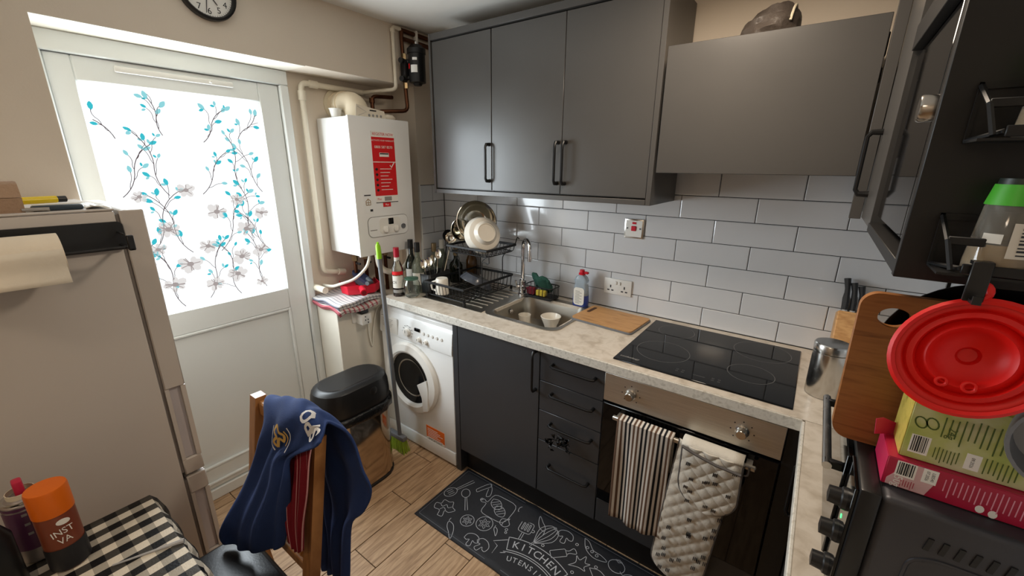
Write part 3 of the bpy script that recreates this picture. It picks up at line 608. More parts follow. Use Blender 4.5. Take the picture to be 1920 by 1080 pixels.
# ================================================================ FRIDGE FREEZER
PM('fridge_white', C(196, 188, 180), .42, var=.06, scale=2.5, bump=.12, bscale=2.2)
t = thing('fridge_freezer', 'white fridge freezer standing side-on against the left wall', 'fridge', (-.265, -1.98, 0))
fx0, fx1, fz = -.505, -.02, 1.5
obj('cabinet', MB().box(fx0, -2.3, .02, fx1, -1.712, fz, .006, 2), 'fridge_white', t)
obj('worktop_cap', MB().box(fx0, -2.3, fz, fx1, -1.712, fz+.006, .002), 'fridge_white', t)
PM('seal_grey', C(120, 112, 106), .7); PM('grip_grey', C(190, 184, 186), .6)
for (z0, z1, r0, r1, nm) in ((.645, fz, .70, .955, 'fridge_door'), (.03, .635, .32, .57, 'freezer_door')):
    b = MB()   # the side edge carries a recessed finger grip: leave a slot in the edge and set a pan behind it
    b.box(fx0, -1.704, z0, fx1-.012, -1.652, z1, .005, 2)
    b.box(fx1-.012, -1.704, z0, fx1, -1.652, r0, .003).box(fx1-.012, -1.704, r1, fx1, -1.652, z1, .003).box(fx1-.012, -1.704, r0, fx1, -1.694, r1).box(fx1-.012, -1.664, r0, fx1, -1.652, r1)
    o = obj(nm, b, 'fridge_white', t); obj('grip_recess', MB().box(fx1-.0125, -1.693, r0+.001, fx1-.0105, -1.665, r1-.001), 'grip_grey', o)
    obj('door_seal', MB().box(fx0+.01, -1.7115, z0+.01, fx1-.006, -1.7045, z1-.01), 'seal_grey', t)
for (x, y) in ((-.46, -2.25), (-.06, -2.25), (-.46, -1.76), (-.06, -1.76)): obj('foot', MB().cyl((x, y, 0), (x, y, .022), .018), 'black_rubber', t)
t = thing('kitchen_roll_holder', 'black magnetic kitchen roll holder on the fridge side', 'holder', (-.02, -1.9, 1.435))
obj('back_plate', MB().prism(rrect(.4, .075, .012), .012, frame((-.0195, -1.905, 1.435), (0, 1, 0), (0, 0, 1))), 'black_plastic', t)
obj('arm', MB().box(-.008, -1.722, 1.408, .10, -1.712, 1.414, .002).box(-.008, -1.722, 1.442, .05, -1.716, 1.447, .002).box(.092, -1.724, 1.408, .1, -1.71, 1.447, .002), 'black_plastic', t)
obj('rod', MB().cyl((.055, -2.1, 1.411), (.055, -1.712, 1.411), .004, 8), 'black_plastic', t)
PM('tissue', C(232, 220, 200), .95, var=.04, scale=30, bump=.1, bscale=80)
t = thing('kitchen_roll', 'cream kitchen roll hanging from the black holder', 'kitchen roll', (.055, -1.95, 1.36))
MYR = MX.Rotation(PI/2, 4, 'X')
obj('paper', MB().lathe([(.018, 0), (.052, 0), (.052, .24), (.018, .24), (.018, 0)], (.055, -1.838, 1.411), 32, MYR), 'tissue', t)
obj('core', MB().lathe([(.0165, .001), (.0178, .001), (.0178, .239), (.0165, .239)], (.055, -1.838, 1.411), 20, MYR), PM('card_brown', C(150, 120, 90), .8), t)
obj('loose_sheet', MB().grid([[(.055+.0525*math.cos(a), y, 1.411+.0525*math.sin(a)) for y in (-2.076, -1.84)] for a in (.4, .1, -.2)]+[[(.1055+.004*k, y, 1.39-.012*k) for y in (-2.076, -1.84)] for k in range(4)]), 'tissue', t, solid=.0008)
# things on top of the fridge
PM('pulp_card', C(170, 142, 118), .95, bump=.3, bscale=120)
t = thing('egg_box', 'brown pulp egg box on the fridge top', 'egg box', (-.1, -1.95, 1.506))
obj('tray', MB().prism([(-.05, 0), (.05, 0), (.058, .035), (-.058, .035)], .15, frame((-.1, -2.015, 1.506), (1, 0, 0), (0, 0, 1)) @ MX.Rotation(0, 4, 'X') @ MX.Scale(-1, 4, (0, 0, 1))), 'pulp_card', t)
obj('lid', MB().prism([(-.058, .036), (.058, .036), (.045, .066), (.03, .072), (-.03, .072), (-.045, .066)], .15, frame((-.1, -2.015, 1.506), (1, 0, 0), (0, 0, 1)) @ MX.Scale(-1, 4, (0, 0, 1))), 'pulp_card', t)
PM('yellow_plastic', C(236, 206, 30), .3)
t = thing('gas_lighter', 'yellow gas lighter with black tip on the fridge top', 'lighter', (-.2, -1.8, 1.52))
obj('barrel', MB().cyl((-.1, -1.868, 1.53), (-.12, -1.80, 1.53), .009, 12), 'yellow_plastic', t); obj('tip', MB().cyl((-.12, -1.80, 1.53), (-.125, -1.782, 1.53), .008, 12), 'black_plastic', t)
tag(obj('pen_case', MB().box(-.07, -1.855, 1.506, -.05, -1.762, 1.52, .005, 2), PM('slate_blue', C(48, 62, 74), .4)), 'slim dark blue-grey case beside the yellow lighter', 'case')
t = thing('cable_tidy', 'clear and white plastic bits lying on the fridge top', 'packaging', (-.1, -1.76, 1.506))
obj('wire_hook', MB().tube(bend([(-.2, -1.84, 1.512), (-.2, -1.735, 1.512), (-.19, -1.735, 1.508), (-.1, -1.735, 1.508)], .01), .0025, 6), 'white_plastic', t)
obj('clear_sleeve', MB().grid([[(-.17+.035*i, -1.76+.012*j, 1.509+.006*math.sin(i*1.7+j)) for i in range(5)] for j in range(5)]), 'white_plastic', t, solid=.001)
tag(obj('pen', MB().cyl((-.05, -1.87, 1.512), (-.04, -1.825, 1.512), .0045, 8), 'steel'), 'short silver pen lying by the egg box', 'pen')
# ================================================================ PEDAL BIN
def stadium(cx, cy, hx, hy, n=10):
    """outline long in y with round ends"""
    P = []
    for k in range(n+1): a = PI*k/n; P.append((cx+hx*math.cos(a), cy+(hy-hx)+hx*math.sin(a)))
    for k in range(n+1): a = PI+PI*k/n; P.append((cx+hx*math.cos(a), cy-(hy-hx)+hx*math.sin(a)))
    return P
def loft(rings, cap0=True, cap1=True):
    b = MB(); n = len(rings[0]); vs = [p for r in rings for p in r]; fs = []
    for i in range(len(rings)-1):
        for k in range(n): j = (k+1) % n; fs.append((i*n+k, i*n+j, (i+1)*n+j, (i+1)*n+k))
    if cap0: fs.append(tuple(range(n-1, -1, -1)))
    if cap1: fs.append(tuple(range((len(rings)-1)*n, len(rings)*n)))
    return b.add(vs, fs)
bcx, bcy, bhx, bhy = -.252, -.963, .115, .192
SR = lambda z, g: [(x, y, z) for x, y in stadium(bcx, bcy, bhx+g, bhy+g)]
PM('bin_steel', C(196, 178, 156), .11, metal=1, var=.05, scale=3)
t = thing('pedal_bin', 'slim steel kitchen bin with a rounded black lid', 'bin', (bcx, bcy, 0))
obj('steel_body', loft([SR(.012, -.006), SR(.02, -.004), SR(.45, -.004)]), 'bin_steel', t)
obj('base_ring', loft([SR(0, -.002), SR(.002, 0), SR(.014, 0), SR(.016, -.004)]), 'black_plastic', t)
ld = obj('lid', loft([SR(.462, .002), SR(.47, .006), SR(.50, .007), SR(.56, .002), SR(.585, -.006), SR(.598, -.02), SR(.602, -.032)]), 'black_plastic', t, ang=.5)
obj('lid_panel', loft([SR(.602, -.036), SR(.6045, -.038), SR(.6045, -.042)]), 'black_plastic', ld)
obj('button', MB().lathe([(.019, 0), (.022, .003), (.019, .005), (0, .005)], (bcx+bhx+.0, bcy+.05, .545), 20, RY), 'black_plastic', ld)
PM('bin_liner_black', C(14, 14, 15), .28, var=.2, bump=.5, bscale=60)
rg = random.Random(5); rings = []
for i, (z, g) in enumerate(((.463, .003), (.452, .012), (.44, .02), (.428, .016), (.42, .004))):
    rings.append([(x+(rg.uniform(-.006, .006) if i else 0), y+(rg.uniform(-.006, .006) if i else 0), z+(rg.uniform(-.012, .008) if i > 2 else 0)+(-.015 if (y > bcy+.07 and i > 2) else 0)) for x, y, z in SR(z, g)])
obj('bin_liner', loft(rings, False, False), 'bin_liner_black', t, solid=.001)
# ================================================================ BROOM, DUSTPAN, TOWELS, PLUG ADAPTER
PM('green_plastic', C(140, 200, 30), .35); PM('bristle_green', C(150, 176, 52), .8, var=.3, scale=80)
t = thing('broom', 'grey-handled broom with lime grip leaning by the washing machine', 'broom', (-.256, -.69, 0))
a, b_ = V((-.262, -.682, .09)), V((-.262, -.722, 1.17))
obj('pole', MB().cyl(a, b_, .0115, 12), 'grey_plastic', t)
obj('grip', MB().tube([b_-V((0, 0, .004)), b_+V((0, 0, .02)), b_+V((0, -.002, .06)), b_+V((0, -.003, .072))], [.0135, .013, .0125, .008], 12).tube([b_+V((0, 0, .066)), b_+V((0, -.003, .08))], .006, 8), 'green_plastic', t)
obj('head', MB().box(-.36, -.70, .075, -.215, -.665, .105, .008, 2), 'grey_plastic', t)
b = MB(); rg = random.Random(2)
for i in range(26):
    for j in range(4):
        x, y = -.355+i*.0053, -.695+j*.0085; b.cyl((x, y, .078), (x+(x+.285)*.28+rg.uniform(-.004, .004), y+(j-1.5)*.006+rg.uniform(-.004, .004), .002), .0024, 4)
obj('bristles', b, 'bristle_green', t)['kind'] = 'stuff'
uv_stripe_mat('towel_check', 'stripe', C(206, 204, 202), C(128, 130, 142), 13, 20, duty=.2)
uv_stripe_mat('towel_pink', 'stripe', C(204, 196, 190), C(176, 96, 104), 9, 20, duty=.35)
def folded(name, label, x0, x1, y0, y1, z, h, mat, seed, droop):
    """a folded cloth: layers rounded over at the fold, sagging past the casing edge"""
    rg = random.Random(seed); t = thing(name, label, 'towel', ((x0+x1)/2, (y0+y1)/2, z))
    P = []
    n = 14
    for i in range(n+1):
        u = i/n; row = []
        for j in range(17):
            s = j/16
            x = x0+(x1-x0)*u; y = y0+(y1-y0)*s
            over = max(0, (y0+.045-y)/.045) if y < y0+.045 else 0
            ox = max(0, (x+.505)/.12)
            row.append((x, y, z+h-.0+.006*math.sin(7*s+seed)+.006*math.sin(5*u*2+seed)-droop*over*over*.4-droop*ox*ox))
        P.append(row)
    b = MB().grid(P); obj('top_layer', b, mat, t, solid=.010)
    b = MB().grid([[(p[0]-.004, p[1]+.006, p[2]-h*.5) for p in r] for r in P]); obj('lower_layer', b, mat, t, solid=.010)
    return t
folded('folded_towel', 'pink-edged folded cloth at the bottom of the pile on the casing', -.70, -.43, -.875, -.62, .868, .022, 'towel_pink', 1, .03)
folded('folded_towel', 'grey checked folded towel on top of the pile on the casing', -.705, -.435, -.872, -.60, .892, .028, 'towel_check', 3, .03)
t = thing('dustpan', 'red plastic dustpan lying on the folded towels', 'dustpan', (-.53, -.66, .935))
PM('dustpan_red', C(206, 20, 48), .38)
DM = MX.Translation((-.55, -.66, .938)) @ MX.Rotation(math.radians(-28), 4, 'Z') @ MX.Rotation(math.radians(5), 4, 'Y')
out = [(-.15, -.095), (.03, -.10), (.075, -.07), (.085, 0), (.075, .07), (.03, .10), (-.15, .095)]
b = MB().prism(out, .003, DM)
for (p, q) in zip(out, out[1:]):
    hh = lambda x: .012+.04*max(0, (x+.15)/.235)
    b.add([DM @ V((p[0], p[1], 0)), DM @ V((q[0], q[1], 0)), DM @ V((q[0]*1.04, q[1]*1.06, hh(q[0]))), DM @ V((p[0]*1.04, p[1]*1.06, hh(p[0]))), DM @ V((p[0]*.97, p[1]*.97, .003)), DM @ V((q[0]*.97, q[1]*.97, .003)), DM @ V((q[0], q[1]*1.02, hh(q[0]))), DM @ V((p[0], p[1]*1.02, hh(p[0])))], [(0, 1, 2, 3), (4, 7, 6, 5), (3, 2, 6, 7), (0, 3, 7, 4), (1, 5, 6, 2)])
obj('pan', b, 'dustpan_red', t)
obj('handle', MB().tube([DM @ V((.08, 0, .035)), DM @ V((.11, 0, .045)), DM @ V((.15, 0, .05)), DM @ V((.2, 0, .052))], [.016, .014, .017, .018], 14), 'dustpan_red', t)
obj('handle_end', MB().cyl(DM @ V((.199, 0, .052)), DM @ V((.203, 0, .0522)), .012, 14), PM('red_dark', C(120, 10, 24), .5), t)
t = thing('hand_brush', 'dark blue-grey hand brush lying in the red dustpan', 'brush', (-.56, -.62, .95))
obj('stock', MB().prism(rrect(.15, .05, .02), .02, DM @ MX.Translation((-.05, .02, .045)) @ MX.Rotation(.5, 4, 'Z') @ MX.Rotation(.25, 4, 'Y')), PM('brush_navy', C(40, 46, 70), .5), t)
obj('bristle_block', MB().prism(rrect(.14, .045, .012), .035, DM @ MX.Translation((-.05, .02, .008)) @ MX.Rotation(.5, 4, 'Z') @ MX.Rotation(.25, 4, 'Y')), PM('brush_grey', C(66, 66, 74), .9, bump=.6, bscale=200), t)
obj('grip', MB().tube([DM @ V((.0, .045, .058)), DM @ V((.05, .06, .05)), DM @ V((.09, .03, .062))], [.013, .01, .012], 10), PM('brush_slate', C(74, 78, 84), .5), t)
t = thing('plug_adapter', 'white cube plug adapter with black plug on the pipe casing', 'plug', (-.49, -.70, .8))
obj('wall_plate', MB().box(-.4995, -.765, .77, -.491, -.68, .855, .003), 'white_plastic', t)
obj('cube', MB().box(-.4905, -.742, .765, -.435, -.682, .825, .004, 2), 'white_plastic', t)
for (y, z) in ((-.72, .812), (-.704, .792), (-.72, .792), (-.704, .775)): obj('socket_hole', MB().box(-.4352, y-.003, z-.004, -.4345, y+.003, z+.004), 'dark_print', t)
obj('black_plug', MB().box(-.485, -.738, .8255, -.442, -.69, .85, .006, 2), 'black_plastic', t)
# ================================================================ WALL SOCKET, COOKER SWITCH
t = thing('double_socket', 'white double wall socket low on the tiles beside the hob', 'socket', (.727, -.003, 1.028))
obj('plate', MB().box(.653, -.011, .987, .801, -.003, 1.07, .003, 2), 'white_plastic', t)
for cx_ in (.69, .764):
    for (dx, dz, w_, h) in ((0, .004, .003, .007), (-.011, -.016, .006, .003), (.011, -.016, .006, .003)): obj('pin_slot', MB().box(cx_+dx-w_, -.0118, 1.024+dz-h, cx_+dx+w_, -.0108, 1.024+dz+h), 'dark_print', t)
for cx_ in (.717, .737): obj('rocker', MB().box(cx_-.007, -.0155, 1.04, cx_+.007, -.011, 1.058, .002), 'white_plastic', t)
t = thing('cooker_switch', 'square wall switch with red rocker set high in the tiles', 'switch', (.785, -.003, 1.336))
obj('plate', MB().box(.737, -.011, 1.287, .833, -.003, 1.382, .003, 2), 'steel', t)
obj('switch_plate', MB().box(.745, -.0118, 1.295, .825, -.0108, 1.374), 'white_plastic', t)
obj('rocker', MB().box(.773, -.017, 1.324, .797, -.0118, 1.348, .002), 'red_plastic', t); obj('neon', MB().box(.776, -.014, 1.357, .796, -.0118, 1.367, .001), 'red_plastic', t)
for x in (.753, .817): obj('screw', MB().cyl((x, -.0118, 1.336), (x, -.0135, 1.336), .0045, 10), 'grey_plastic', t)
# ================================================================ HOB, SINK, TAP
t = thing('hob', 'black glass ceramic hob set in the worktop', 'hob', (1.245, -.315, .91))
hm = obj('glass_top', MB().box(.952, -.575, .9102, 1.538, -.058, .9158, .002), 'black_gloss', t)
PM('hob_print', C(92, 92, 92), .4)
HMx = MX.Translation((0, 0, .9160))
for (x, y, r) in ((1.075, -.155, .075), (1.09, -.40, .1), (1.41, -.165, .1), (1.40, -.40, .075)): obj('cooking_zone', MB().ribbon(ell(x, y, r, r, 48), .0018, HMx, True), 'hob_print', hm)
b = MB()
for (x, y) in ((1.18, -.52), (1.2, -.52), (1.18, -.535), (1.2, -.535), (1.30, -.52), (1.32, -.52), (1.3, -.535), (1.32, -.535), (1.24, -.53), (1.25, -.53), (1.26, -.53), (1.27, -.53)): b.ribbon(ell(x, y, .004, .003, 8), .0012, HMx, True)
obj('touch_controls', b, 'hob_print', hm)['kind'] = 'stuff'
text('cookology', .018, frame((1.005, -.535, .9162), (1, 0, 0), (0, 1, 0)), 'brand_print', 'grey_print', hm)
t = thing('sink', 'stainless steel inset sink with ribbed drainer on the left', 'sink', (.2, -.28, .91))
def ring(cx, cy, w_, h, r, z): return [(x, y, z) for x, y in rrect(w_, h, r, 6, cx, cy)]
scx, scy = .425, -.275
obj('bowl', loft([ring(scx, scy, .40, .37, .07, .9125), ring(scx, scy, .385, .355, .065, .908), ring(scx, scy, .365, .335, .06, .85), ring(scx, scy, .35, .32, .06, .79), ring(scx, scy, .30, .27, .06, .772), ring(scx, scy, .05, .05, .024, .768)], False, True), 'sink_steel', t)
# rim plate with the bowl opening left free
ro, ri = rrect(.435, .43, .06, 6, scx, scy-.0), rrect(.40, .37, .07, 6, scx, scy)
b = MB(); n = len(ro); b.add([(x, y, .911) for x, y in ro]+[(x, y, .9135) for x, y in ro]+[(x, y, .9125) for x, y in ri], [(k, (k+1) % n, (k+1) % n+n, k+n) for k in range(n)]+[(k+n, (k+1) % n+n, (k+1) % n+2*n, k+2*n) for k in range(n)])
obj('rim', b, 'sink_steel', t)
obj('drainer', MB().box(-.225, -.49, .9105, .214, -.06, .9128, .0008), 'sink_steel', t)
for i in range(8): obj('drainer_rib', MB().box(-.18, -.43+i*.045, .9125, .17, -.424+i*.045, .9165, .0018), 'sink_steel', t)
obj('plug_waste', MB().lathe([(0, .7695), (.03, .7695), (.035, .7715), (.035, .7685)], (scx, scy, 0), 20), 'chrome', t)
obj('overflow', MB().lathe([(0, .004), (.012, .004), (.014, 0)], (.244, -.275, .865), 14, RY), 'chrome', t)
t = thing('tap', 'tall chrome swan-neck mixer tap behind the sink', 'tap', (.2, -.105, .913))
tx, ty = .2, -.105
obj('base', MB().lathe([(0, .913), (.026, .913), (.026, .918), (.02, .924), (.019, 1.0), (.014, 1.006), (0, 1.006)], (tx, ty, 0), 20), 'chrome', t)
dx, dy = .80, -.60
obj('spout', MB().tube([(tx, ty, 1.0), (tx, ty, 1.17)]+[(tx+dx*.055*(1-math.cos(a)), ty+dy*.055*(1-math.cos(a)), 1.19+.05*math.sin(a)) for a in [PI*k/10 for k in range(11)]]+[(tx+dx*.11, ty+dy*.11, 1.13)], .0115, 12), 'chrome', t)
for s in (-1, 1): obj('lever', MB().tube([(tx+s*.015, ty-.01, .96), (tx+s*.026, ty-.015, .962), (tx+s*.03, ty-.018, .964)], [.014, .013, .012], 10).tube([(tx+s*.024, ty-.024, .968), (tx+s*.025, ty-.035, 1.0)], .005, 8), 'chrome', t)
# ================================================================ DISH RACK AND WHAT STANDS IN IT
PM('wire_black', C(13, 13, 14), .5)
t = thing('dish_rack', 'two-tier black wire dish rack on the sink drainer', 'dish rack', (-.05, -.28, .917))
def basket(x0, x1, y0, y1, z0, z1, step, parent, nm):
    rr = lambda z, g=0: [(x, y, z) for x, y in rrect(x1-x0+g, y1-y0+g, .03, 4, (x0+x1)/2, (y0+y1)/2)]
    obj(nm+'_rim', MB().box(x0, y0-.003, z1-.007, x1, y0+.003, z1+.007, .002).box(x0, y1-.003, z1-.007, x1, y1+.003, z1+.007, .002).box(x0-.003, y0, z1-.007, x0+.003, y1, z1+.007, .002).box(x1-.003, y0, z1-.007, x1+.003, y1, z1+.007, .002), 'wire_black', parent)
    obj(nm+'_base_ring', MB().tube(rr(z0, -.02), .003, 6, True), 'wire_black', parent)
    n = int((x1-x0)/step)
    for i in range(n+1):
        x = x0+.012+(x1-x0-.024)*i/n; obj('wire', MB().tube(bend([(x, y0, z1), (x, y0+.01, z0), (x, y1-.01, z0), (x, y1, z1)], .01, 2), .0017, 5), 'wire_black', parent)
    m = int((y1-y0)/(step*1.5))
    for i in range(m+1):
        y = y0+.012+(y1-y0-.024)*i/m; obj('wire', MB().tube(bend([(x0, y, z1), (x0+.01, y, z0), (x1-.01, y, z0), (x1, y, z1)], .01, 2), .0017, 5), 'wire_black', parent)
basket(-.2, .095, -.485, -.06, .935, 1.005, .026, t, 'lower'); basket(-.13, .16, -.375, -.12, 1.165, 1.2, .026, t, 'upper')
for (x, y) in ((-.19, -.478), (.088, -.478), (-.19, -.066), (.088, -.066)): obj('foot', MB().cyl((x, y, .9165), (x, y, .938), .008, 8), 'wire_black', t)
for (x, s) in ((-.12, -1), (.145, 1)):
    for y in (-.34, -.16): obj('upright', MB().tube(bend([(x-s*.05, y, 1.0), (x-s*.05, y+.0, 1.14), (x, y, 1.17)], .03), .003, 6), 'wire_black', t)
obj('end_hook', MB().tube(bend([(.16, -.13, 1.2), (.172, -.125, 1.245), (.185, -.125, 1.235)], .015), .003, 6).tube(bend([(.16, -.36, 1.165), (.165, -.365, 1.13), (.12, -.37, 1.14)], .012), .003, 6), 'wire_black', t)
def bowl_prof(R, h, th=.004): return [(0, 0), (R*.4, 0), (R*.75, h*.3), (R*.95, h*.75), (R, h), (R*1.03, h), (R*1.03, h-.003), (R*.98, h*.7), (R*.78, h*.22), (R*.42, -th), (0, -th)]
TILT = lambda loc, ax, ay, az=0: MX.Translation(loc) @ MX.Rotation(az, 4, 'Z') @ MX.Rotation(ay, 4, 'Y') @ MX.Rotation(ax, 4, 'X')
def place(mb, M): mb.v = [tuple(M @ V(p)) for p in mb.v]; return mb
PM('polished_steel', C(226, 222, 212), .12, metal=1, var=.04); PM('crockery', C(226, 220, 208), .22, var=.03)
tag(obj('mixing_bowl', place(MB().lathe(bowl_prof(.112, .09), n=40), TILT((-.09, -.2, 1.30), 0, math.radians(72), math.radians(-32))), 'polished_steel'), 'large polished steel mixing bowl propped on its side in the upper rack', 'bowl')
tag(obj('steel_bowl', place(MB().lathe(bowl_prof(.06, .06), n=32), TILT((-.16, -.26, 1.262), 0, math.radians(75), math.radians(-20))), 'polished_steel'), 'small steel bowl nested behind the mixing bowl', 'bowl')
t = tag(obj('white_bowl', place(MB().lathe([(0, 0), (.045, 0), (.047, -.006), (.05, -.006), (.052, .002), (.085, .03), (.1, .065), (.103, .066), (.103, .062), (.088, .024), (.05, .006), (0, .006)], n=40), TILT((.095, -.30, 1.283), 0, math.radians(-112), math.radians(-28))), 'crockery'), 'white china bowl leaning upside-down in the upper rack', 'bowl')
t = thing('mug', 'white mug upturned at the front of the lower rack', 'mug', (-.115, -.435, .94))
obj('mug_body', MB().lathe([(0, .088), (.03, .088), (.034, .082), (.038, 0), (.035, 0), (.031, .078), (0, .082)], (-.115, -.435, .94), 28), 'crockery', t)
obj('handle', MB().tube([(-.15, -.447, .952), (-.172, -.455, .958), (-.178, -.457, .98), (-.17, -.454, 1.0), (-.147, -.446, 1.01)], .0055, 8), 'crockery', t)
tag(obj('frying_pan', place(MB().lathe([(0, 0), (.07, 0), (.095, .035), (.1, .036), (.1, .033), (.075, -.005), (0, -.005)], n=36), TILT((-.02, -.24, 1.005), math.radians(158), math.radians(14))), PM('pan_grey', C(70, 74, 82), .2, var=.05)), 'dark grey pan upturned in the lower rack', 'pan')
def utensil(name, label, base, top, head, mat, r=.003):
    t = thing(name, label, 'utensil', base); b, p = V(base), V(top); obj('shaft', MB().tube([b, (b+p)/2, p], r, 6), mat, t)
    if head == 'ladle': obj('bowl', place(MB().lathe([(0, -.022), (.02, -.018), (.034, -.002), (.036, .01), (.032, .0), (.018, -.014), (0, -.018)], n=18), TILT(p, math.radians(75), 0, math.radians(20))), mat, t)
    if head == 'turner': obj('blade', MB().prism(rrect(.07, .085, .015), .003, TILT(p, math.radians(85), 0, math.radians(30))), mat, t)
    if head == 'spoon': obj('bowl', place(MB().lathe([(0, -.006), (.012, -.004), (.018, .002), (.012, 0), (0, -.003)], n=14, sy=1.5), TILT(p, math.radians(80), 0, math.radians(30))), mat, t)
    return t
t = thing('cutlery_caddy', 'black cutlery caddy hooked on the lower rack', 'caddy', (-.245, -.38, .915))
obj('tub', loft([ring(-.245, -.36, .075, .16, .015, .917), ring(-.245, -.36, .085, .175, .016, 1.03)], True, False), 'black_plastic', t, solid=.003)
utensil('ladle', 'large steel ladle standing in the cutlery caddy', (-.235, -.33, .93), (-.215, -.245, 1.215), 'ladle', 'polished_steel')
utensil('serving_ladle', 'black nylon ladle at the back of the caddy', (-.255, -.32, .93), (-.285, -.20, 1.215), 'ladle', 'black_plastic', .004)
utensil('serving_spoon', 'tall steel serving spoon standing in the cutlery caddy', (-.25, -.36, .93), (-.235, -.34, 1.13), 'spoon', 'polished_steel')
for i, (dx, dy, dz, lb) in enumerate(((-.012, -.42, .0, 'steel spoon nearest the front of the caddy'), (.005, -.40, .012, 'steel spoon leaning right in the caddy'), (-.02, -.385, -.005, 'steel spoon leaning left in the caddy'), (.0, -.365, .02, 'tall steel spoon in the middle of the caddy'))):
    utensil('spoon', lb, (-.245, dy+.02, .925), (-.245+dx*1.5, dy-.01, 1.085+dz), 'spoon', 'polished_steel', .0025)['group'] = 'spoons in the cutlery caddy'
# bottles at the worktop end
PM('glass_clear', (.93, .97, .95, 1), .03, trans=1, var=0, ior=1.45); PM('glass_green', C(16, 26, 16), .06, var=.1, coat=.4); PM('glass_dark', C(40, 12, 14), .06, var=.1, coat=.4); PM('cap_red', C(170, 20, 44), .35); PM('label_white', C(220, 216, 206), .6); PM('glass_pale', C(150, 158, 140), .08, trans=.6, var=.1)
def bottle(name, label, x, y, R, H, mat, cap=None, lab=None, z0=.911, neck=.3, liquid=None, rn=.013):
    t = thing(name, label, 'bottle', (x, y, z0)); hs = H*(1-neck)
    obj('glass', MB().lathe([(0, 0), (R*.95, 0), (R, .006), (R, hs*.82), (R*.8, hs*.94), (rn*1.15, hs*1.1), (rn, hs*1.16), (rn, H-.002), (rn*1.15, H), (rn*.7, H)], (x, y, z0), 24), mat, t)
    if cap: obj('cap', MB().lathe([(rn*1.1, H-.05), (rn*1.22, H-.05), (rn*1.22, H+.003), (0, H+.004)], (x, y, z0), 18), cap, t)
    if liquid: obj('liquid', MB().lathe([(0, .004), (R*.9, .004), (R*.92, hs*.45), (0, hs*.45)], (x, y, z0), 20), liquid, t)
    if lab:
        for (a, c, m_) in lab: wrap_label('label', z0+a, z0+c, -1.75, .35, R+.0012, m_, (x, y), t)
    return t
b1 = bottle('liqueur_bottle', 'red-capped liqueur bottle with white label at the worktop end', -.352, -.545, .032, .272, 'glass_clear', 'cap_red', [(.05, .12, 'label_white'), (.022, .04, 'grey_print'), (.125, .145, 'red_print')], liquid='glass_dark', neck=.32)
text('OLO', .02, frame((-.333, -.572, .995), (.62, .78, 0), (-.1, 0, 1)), 'label_lettering', 'dark_print', b1)
obj('neck_band', MB().lathe([(.0135, .2), (.0145, .2), (.0145, .222), (.0135, .222)], (-.352, -.545, .911), 18), 'label_white', b1)
bottle('wine_bottle', 'dark green wine bottle behind the red-capped one', -.388, -.412, .036, .295, 'glass_green', 'black_plastic', [(.06, .13, 'label_white')], neck=.36)
bottle('wine_bottle', 'pale glass wine bottle with black cap and white label', -.312, -.43, .036, .288, 'glass_pale', 'black_plastic', [(.05, .12, 'label_white')], neck=.36)
bottle('oil_bottle', 'slim oil bottle with gold cap in front of the tiled corner', -.42, -.20, .03, .24, 'glass_pale', 'brass', neck=.35)
bottle('sauce_bottle', 'clear bottle with pale cap against the tiled corner', -.385, -.165, .03, .26, 'glass_pale', 'label_white', neck=.3)
bottle('spirit_bottle', 'dark squat bottle standing behind the cutlery caddy', -.30, -.13, .042, .22, 'glass_green', 'brass', neck=.4)
bottle('vinegar_bottle', 'tall amber bottle behind the dish rack', -.24, -.05, .035, .27, PM('glass_amber', C(90, 60, 24), .08, var=.2), 'brass', neck=.4)
t = thing('storage_jar', 'round clear glass jar with green rim at the worktop front', 'jar', (-.275, -.515, .911))
obj('glass', MB().lathe([(0, 0), (.03, 0), (.042, .012), (.05, .045), (.046, .08), (.036, .098), (.036, .106), (.033, .106), (.033, .098), (.043, .08), (.047, .045), (.039, .014), (0, .004)], (-.275, -.515, .911), 32), 'glass_clear', t)
obj('rim_band', MB().lathe([(.036, .1), (.039, .102), (.039, .11), (.03, .112), (0, .112)], (-.275, -.515, .911), 28), PM('rim_green', C(70, 110, 90), .15, trans=.5), t)
tag(obj('red_lid', MB().lathe([(0, 0), (.018, 0), (.018, .008), (0, .009)], (-.385, -.515, .9105), 14), 'red_plastic'), 'small red lid lying beside the red-capped bottle', 'lid')
# sink side
t = thing('sponge_caddy', 'black wire sponge caddy behind the sink beside the tap', 'caddy', (.33, -.09, .912))
obj('tray', MB().box(.235, -.135, .915, .405, -.045, .93, .003), 'wire_black', t)
obj('rim', MB().tube([(x, y, .985) for x, y in rrect(.18, .1, .02, 4, .32, -.09)], .003, 6, True), 'wire_black', t)
for i in range(8):
    for y in (-.137, -.043): obj('wire', MB().tube([(.24+i*.023, y, .928), (.24+i*.023, y, .985)], .002, 5), 'wire_black', t)
for x in (.233, .407):
    for y in (-.11, -.07): obj('wire', MB().tube([(x, y, .928), (x, y, .985)], .002, 5), 'wire_black', t)
tag(obj('scouring_pad', surf_pad := MB().grid([[(.27+.022*i+.004*math.sin(j*2), -.075-.012*j+.006*math.sin(i*1.9), .955+.022*j*.9+.012*math.sin(i*1.3+j)+(.03 if i < 2 else 0)*j/4) for i in range(6)] for j in range(5)]), PM('scourer_green', C(44, 88, 76), .95, bump=.8, bscale=250), solid=.012), 'crumpled dark green scouring pad on the sponge caddy', 'sponge')
tag(obj('sponge', MB().box(.30, -.125, .931, .36, -.095, .962, .005, 2), PM('sponge_yellow', C(214, 190, 70), .9, bump=.6, bscale=180)), 'yellow sponge in the wire caddy', 'sponge')
